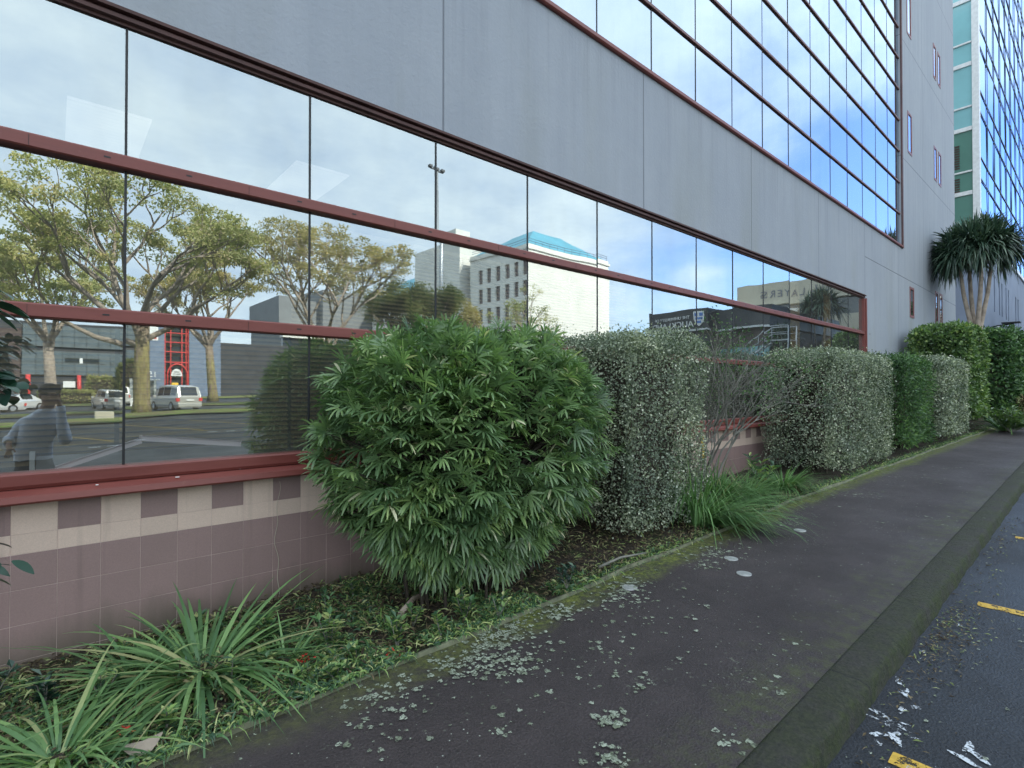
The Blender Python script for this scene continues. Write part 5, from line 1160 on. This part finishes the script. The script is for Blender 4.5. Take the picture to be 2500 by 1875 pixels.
# ------------------------------------------------------------ cars
def car(name, x, y, rz, L_, W_, H_, stations, paint, label, group='cars parked across the road', van=False, taxi=False):
    """stations along the length from rear (-1) to front (+1): (t, top, belt, topwidth factor)"""
    T = empty(name, (x, y, float(g(x)) - 0.16), rz); tag(T, label, 'car', group); hw = W_ / 2; V, F = [], []
    secs = []
    for t, top, belt, tw in stations:
        X0 = t * L_ / 2; e = 1 - 0.10 * abs(t) ** 6; a = hw * e; secs.append([(X0, -a * .93, .22), (X0, -a, .42), (X0, -a, belt - .12), (X0, -a * .965, belt), (X0, -a * tw, top - .05), (X0, -a * tw * .82, top), (X0, a * tw * .82, top), (X0, a * tw, top - .05), (X0, a * .965, belt), (X0, a, belt - .12), (X0, a, .42), (X0, a * .93, .22)])
    b = MB(); n = 12
    for i in range(len(secs) - 1):
        for j in range(n - 1): b.poly([secs[i][j], secs[i + 1][j], secs[i + 1][j + 1], secs[i][j + 1]], 0)
        b.poly([secs[i][n - 1], secs[i + 1][n - 1], secs[i + 1][0], secs[i][0]], 0)
    b.poly(secs[0][::-1]); b.poly(secs[-1]); body = b.build('body', paint, T)
    gs = [i for i, s_ in enumerate(stations) if s_[1] - s_[2] > 0.25]
    for sgn in (1, -1):                              # side glass
        p = MB()
        for i in gs[:-1]:
            A, B = secs[i], secs[i + 1]; lo_, hi_ = (3, 4) if sgn > 0 else (8, 7)
            def pt(S_, f): v = Vector(S_[lo_]).lerp(Vector(S_[hi_]), f); v.y -= sgn * 0.008; return v
            a0, a1 = .10, .86; q = [pt(A, a0), pt(B, a0), pt(B, a1), pt(A, a1)]; c_ = sum(q, Vector()) / 4; q = [c_ + Vector(((v.x - c_.x) * .90, v.y - c_.y, v.z - c_.z)) for v in q]; p.poly(q)
        p.build('side_window', M['car_glass'], T)
    for i0, i1, nm in ((gs[0] - 1, gs[0], 'rear_window'), (gs[-1], gs[-1] + 1, 'windscreen')):
        if i0 < 0 or i1 >= len(secs): continue
        A, B = secs[i0], secs[i1]; up = Vector((-.012 if nm == 'rear_window' else .012, 0, .012)); P4 = [Vector(A[5]), Vector(A[6]), Vector(B[6]), Vector(B[5])]; c_ = sum(P4, Vector()) / 4
        p = MB(); p.poly([c_ + (v - c_) * .90 + up for v in P4]); p.build(nm, M['car_glass'], T)
    for sx in (-.60, .60):
        for sy in (-1, 1):
            p = MB(); X0 = sx * L_ / 2; y0 = sy * (hw - .20); y1 = sy * (hw + .012); p.tube([(X0, y0, .33), (X0, y1, .33)], .33, 18); wh = p.build('wheel', M['black'], T)
            p = MB(); p.tube([(X0, y1 - sy * .01, .33), (X0, y1 + sy * .008, .33)], .20, 14); p.build('rim', M['galv'], wh)
    xr = secs[0][0][0]; xf = secs[-1][0][0]; hb = stations[0][2]
    for sy in (-1, 1):
        p = MB(); p.box(xr - .02, xr + .10, sy * hw * .86 - .17, sy * hw * .86 + .08 * (1 if sy > 0 else 1), hb - .26, hb - .02); p.build('tail_light', M['bright_red'], T)
        p = MB(); p.box(xf - .10, xf + .02, sy * hw * .70 - .16, sy * hw * .70 + .16, .58, .74); p.build('headlight', M['sign_white'], T)
        p = MB(); p.box(L_ * .20, L_ * .20 + .12, sy * (hw + .02), sy * (hw + .20), stations[-3][2] - .02, stations[-3][2] + .14); p.build('wing_mirror', paint, T)
    p = MB(); p.box(xr - .06, xr + .02, -hw * .88, hw * .88, .28, .52); p.build('bumper', paint, T, .02)
    p = MB(); p.box(xr - .065, xr - .02, -.26, .26, hb - .24, hb - .12); p.build('number_plate', M['sign_white'], T)
    if taxi: p = MB(); p.box(0.1, .35, -.22, .22, H_ + .0, H_ + .16); p.build('roof_sign', M['amber'], T)
    return T
def paint(name, c): m_ = NT(name); m_.col(c); m_.rough(.28); m_.b.inputs['Metallic'].default_value = .35; m_.b.inputs['Coat Weight'].default_value = .6; return m_.m
silver = paint('silver_paint', (.55, .54, .50)); whitep = paint('white_car_paint', (.72, .72, .70)); bluep = paint('blue_car_paint', (.03, .12, .45)); greyp = paint('dark_car_paint', (.05, .05, .07))
vanst = [(-1.0, .95, .93, .9), (-.97, 1.02, 1.0, .92), (-.86, 1.68, 1.02, .84), (-.5, 1.78, 1.02, .82), (0, 1.80, 1.0, .82), (.38, 1.70, .98, .82), (.72, 1.10, .96, .92), (.92, .92, .90, .95), (1.0, .70, .68, .92)]
sedst = [(-1.0, .80, .78, .92), (-.94, .96, .94, .93), (-.62, 1.00, .95, .93), (-.34, 1.40, .95, .80), (.08, 1.44, .93, .80), (.44, 1.00, .91, .90), (.85, .86, .84, .94), (1.0, .64, .62, .92)]
suvst = [(-1.0, 1.00, .98, .92), (-.97, 1.05, 1.03, .93), (-.90, 1.66, 1.05, .86), (-.4, 1.76, 1.05, .84), (.05, 1.75, 1.03, .84), (.40, 1.15, 1.0, .90), (.88, 1.02, .98, .94), (1.0, .75, .73, .92)]
car('minivan', 6.75, -41.0, R(-104), 4.8, 1.85, 1.8, vanst, silver, 'silver minivan with yellow roof sign seen from behind, mirrored right of the lichened trunk', taxi=True)
car('estate_car', 4.35, -59.6, R(-101), 4.7, 1.82, 1.75, suvst, silver, 'silver estate car half hidden behind the lichened trunk')
car('parked_car', -3.9, -61.5, R(158), 4.4, 1.72, 1.44, sedst, whitep, 'white saloon car mirrored at the left edge, nearer one')
car('parked_car', -2.2, -66.0, R(150), 4.4, 1.72, 1.44, sedst, whitep, 'white saloon car mirrored behind the nearer white one')
car('parked_car', 10.9, -61.0, R(-90), 4.2, 1.72, 1.44, sedst, bluep, 'small blue car mirrored right of the silver minivan')
car('parked_car', 7.6, -62.5, R(-80), 4.2, 1.72, 1.44, sedst, greyp, 'dark car mirrored behind the sign board')
SB = empty('notice_board', (6.2, -52.0, 0)); tag(SB, 'white notice board on posts mirrored between the two silver cars', 'sign')
b = MB(); b.box(-1.1, 0.5, -.04, .04, .95, 2.2); b.build('panel', M['grey_bldg'], SB)
for x in (-1.1, .55): b = MB(); b.box(x - .09, x + .09, -.08, .08, -.1, 2.35); b.build('post', M['sign_white'], SB)
b = MB(); b.box(-.45, .45, -.3, .3, 0, .55); o = b.build('concrete_block', M['beige'], None, .04); o.location = (2.45, -35.4, -.1); tag(o, 'squat concrete block on the grass left of the lichened trunk', 'block')

# ------------------------------------------------------------ the person taking the photo
PX, PY, PZ0 = -0.10, -4.66, float(g(-0.1)) - 0.16
def skin_mesh(name, verts, edges, radii, mat, parent, root=0, sub=2):
    me = bpy.data.meshes.new(name); me.from_pydata(verts, edges, []); o = bpy.data.objects.new(name, me); COL.objects.link(o)
    o.modifiers.new('skin', 'SKIN').use_smooth_shade = True
    sk = me.skin_vertices[0].data if me.skin_vertices else None
    if sk is None: me.skin_vertices.new(); sk = me.skin_vertices[0].data
    for i, r_ in enumerate(radii): sk[i].radius = r_ if isinstance(r_, tuple) else (r_, r_); sk[i].use_root = (i == root)
    s_ = o.modifiers.new('sub', 'SUBSURF'); s_.levels = sub; s_.render_levels = sub
    bpy.context.view_layer.update(); m2 = bpy.data.meshes.new_from_object(o.evaluated_get(bpy.context.evaluated_depsgraph_get())); COL.objects.unlink(o); bpy.data.objects.remove(o)
    m2.materials.clear(); m2.materials.append(mat); m2.polygons.foreach_set('use_smooth', [True] * len(m2.polygons)); return link(bpy.data.objects.new(name, m2), parent)
PE = empty('person', (PX, PY, PZ0)); tag(PE, 'person in dark cap, loose grey blue shirt and dark trousers, holding up a phone', 'person')
Hh = CAMZ - PZ0                                    # lens height above the road
sh = Hh - 0.315
rh = (0.155, 0.325, Hh - 0.085)                    # right hand (phone side), local
lh = (-0.27, 0.16, 1.10)                          # lowered left hand
V, E, Rd = [], [], []
def add(p, r_, par=None):
    V.append(p); Rd.append(r_)
    if par is not None: E.append((par, len(V) - 1))
    return len(V) - 1
pel = add((-.04, 0, .98), .07); ch = add((0, .03, 1.22), .05, pel); nb = add((.05, .08, sh + .02), .05, ch); nk = add((.07, .10, sh + .12), .058, nb); hd0 = add((.085, .115, Hh - .16), .075, nk); hd1 = add((.09, .115, Hh - .08), .098, hd0); hd2 = add((.095, .105, Hh), .088, hd1)
rs = add((.17, .06, sh - .06), .035, nb); re = add((.235, .17, sh - .31), .034, rs); rw = add((rh[0] + .03, rh[1] - .06, rh[2] - .10), .030, re); rp = add((rh[0], rh[1] - .02, rh[2] - .03), (.040, .020), rw)
ls = add((-.13, .04, sh - .06), .035, nb); le = add((-.26, -.05, sh - .32), .034, ls); lw_ = add((-.27, .12, 1.17), .030, le); lp = add((lh[0], lh[1], lh[2]), (.040, .020), lw_)
for k, (dx, ln) in enumerate(((-.030, .070), (-.010, .080), (.010, .076), (.030, .060))):
    a = add((lh[0] + dx * .6, lh[1] + .012, lh[2] - .045), .010, lp); b_ = add((lh[0] + dx, lh[1] + .025, lh[2] - .045 - ln * .55), .0085, a); add((lh[0] + dx * 1.05, lh[1] + .012, lh[2] - .045 - ln), .007, b_)
a = add((lh[0] + .045, lh[1] + .02, lh[2] - .01), .011, lp); add((lh[0] + .060, lh[1] + .035, lh[2] - .05), .008, a)
for k, (dz, ln) in enumerate(((.045, .065), (.022, .075), (0, .070), (-.022, .055))):
    a = add((rh[0] - .020, rh[1] + .020, rh[2] + dz), .010, rp); b_ = add((rh[0] - .045, rh[1] + .038, rh[2] + dz), .0085, a); add((rh[0] - .020 - ln, rh[1] + .034 - .02, rh[2] + dz), .007, b_)
a = add((rh[0] - .015, rh[1] - .045, rh[2] + .012), .011, rp); add((rh[0] - .055, rh[1] - .050, rh[2] + .02), .008, a)
for s_ in (-1, 1):
    hp_ = add((-.04 + s_ * .08, 0, .86), .05, pel); kn = add((-.03 + s_ * .12, .03, .50), .045, hp_); an = add((-.03 + s_ * .13, -.02, .10), .03, kn); add((-.03 + s_ * .14, .14, .05), (.045, .03), an)
body = skin_mesh('body', V, E, Rd, M['skin'], PE)
hc = Vector((.09, .115, Hh - .06))
fm = MB()
def ball(mb, c_, r_, n=10, mi=0):
    rows_ = []
    for i in range(n + 1):
        ph = math.pi * i / n; rows_.append([(c_[0] + r_[0] * math.sin(ph) * math.cos(t), c_[1] + r_[1] * math.sin(ph) * math.sin(t), c_[2] + r_[2] * math.cos(ph)) for t in np.linspace(0, 6.2832, 15)[:-1]])
    for i in range(n):
        for j in range(14): mb.poly([rows_[i][j], rows_[i][(j + 1) % 14], rows_[i + 1][(j + 1) % 14], rows_[i + 1][j]], mi, True)
for nm_, c_, r_ in (('nose', (0, .098, -.02), (.016, .025, .03)), ('ear', (-.095, 0, -.01), (.012, .022, .034)), ('ear', (.095, 0, -.01), (.012, .022, .034)), ('mouth', (0, .085, -.07), (.026, .012, .008))):
    fm = MB(); ball(fm, hc + Vector(c_), r_); fm.build(nm_, M['skin'], PE)
for x_ in (-.034, .034): ey = MB(); ball(ey, hc + Vector((x_, .088, .01)), (.014, .010, .009)); ey.build('eye', M['black'], PE)
cp = MB(); ball(cp, hc + Vector((0, -.005, .055)), (.112, .122, .085)); cp.poly([hc + Vector(v) for v in ((-.085, .09, .052), (-.05, .185, .035), (.05, .185, .035), (.085, .09, .052))]); cp.poly([hc + Vector(v) for v in ((-.085, .09, .044), (-.05, .185, .027), (.05, .185, .027), (.085, .09, .044))][::-1]); ball(cp, hc + Vector((0, -.05, -.01)), (.10, .07, .09)); cp.build('cap', M['hair'], PE)
def loft(mb, rings, n=22, cap=True):
    R_ = []
    for cx, cy, z, rx, ry in rings:
        R_.append([(cx + rx * math.copysign(abs(math.cos(t)) ** .8, math.cos(t)), cy + ry * math.copysign(abs(math.sin(t)) ** .85, math.sin(t)), z + 0.006 * math.sin(5 * t + z * 40)) for t in np.linspace(0, 6.2832, n + 1)[:-1]])
    for i in range(len(R_) - 1):
        for j in range(n): mb.poly([R_[i][j], R_[i][(j + 1) % n], R_[i + 1][(j + 1) % n], R_[i + 1][j]], 0, True)
    if cap: mb.poly(R_[-1], 0, True); mb.poly(R_[0][::-1])
def limb(mb, pts, rad):
    P3 = [Vector(p) for p in pts]; Q, Rr = [], []
    for i in range(len(P3) - 1):
        for k in range(5):
            t = k / 5; p0, p1, p2, p3 = P3[max(i - 1, 0)], P3[i], P3[i + 1], P3[min(i + 2, len(P3) - 1)]
            Q.append(0.5 * ((2 * p1) + (p2 - p0) * t + (2 * p0 - 5 * p1 + 4 * p2 - p3) * t * t + (3 * p1 - p0 - 3 * p2 + p3) * t ** 3)); Rr.append(rad[i] * (1 - t) + rad[i + 1] * t + 0.003 * math.sin((i * 5 + k) * 2.1))
    Q.append(P3[-1]); Rr.append(rad[-1]); mb.tube(Q, Rr, 14)
m_ = MB()
loft(m_, [(-.05, 0, .93, .185, .135), (-.05, .01, 1.02, .180, .135), (-.04, .02, 1.14, .172, .130), (-.01, .045, 1.28, .185, .135), (.015, .065, sh - .10, .200, .130), (.03, .075, sh - .02, .185, .112), (.05, .085, sh + .04, .12, .09), (.06, .095, sh + .085, .078, .075)])
limb(m_, [(.11, .065, sh - .045), (.185, .07, sh - .09), (.235, .13, sh - .24), (.245, .19, sh - .31), (.215, .235, sh - .20), (rh[0] + .035, rh[1] - .07, rh[2] - .11)], [.070, .078, .066, .064, .056, .046])
limb(m_, [(-.07, .055, sh - .05), (-.145, .04, sh - .10), (-.225, -.02, sh - .24), (-.265, -.03, sh - .33), (-.275, .03, 1.21), (-.272, .10, 1.17)], [.070, .078, .068, .064, .056, .048])
m_.build('shirt', M['shirt'], PE)
m_ = MB()
loft(m_, [(-.05, 0, .80, .165, .115), (-.05, 0, .90, .172, .125), (-.05, 0, 1.00, .160, .118)])
for s_ in (-1, 1): limb(m_, [(-.04 + s_ * .075, 0, .90), (-.035 + s_ * .095, .01, .76), (-.03 + s_ * .12, .03, .50), (-.03 + s_ * .125, .01, .28), (-.03 + s_ * .13, -.01, .07)], [.095, .100, .076, .070, .068])
m_.build('trousers', M['trousers'], PE)
sm_ = MB()
for s_ in (-1, 1): ball(sm_, (-.03 + s_ * .14, .07, .045), (.052, .145, .045))
sm_.build('shoes', M['black'], PE)
pd = cam.matrix_basis.to_3x3() @ Vector((0, 0, 1))  # straight back from the lens
b = MB(); b.box(-.010, .138, -.012, .062, -.0085, -.0005)
ph_ = b.build('phone', M['black'], None, .002); ph_.matrix_basis = cam.matrix_basis.copy(); ph_.location = cam.location + pd * .03; tag(ph_, 'black phone held up at eye level by the person', 'phone')
b = MB(); b.tube([(0, 0, 0.0), (0, 0, .003)], .007, 12); lens_o = b.build('camera_lens', M['car_glass'], ph_)
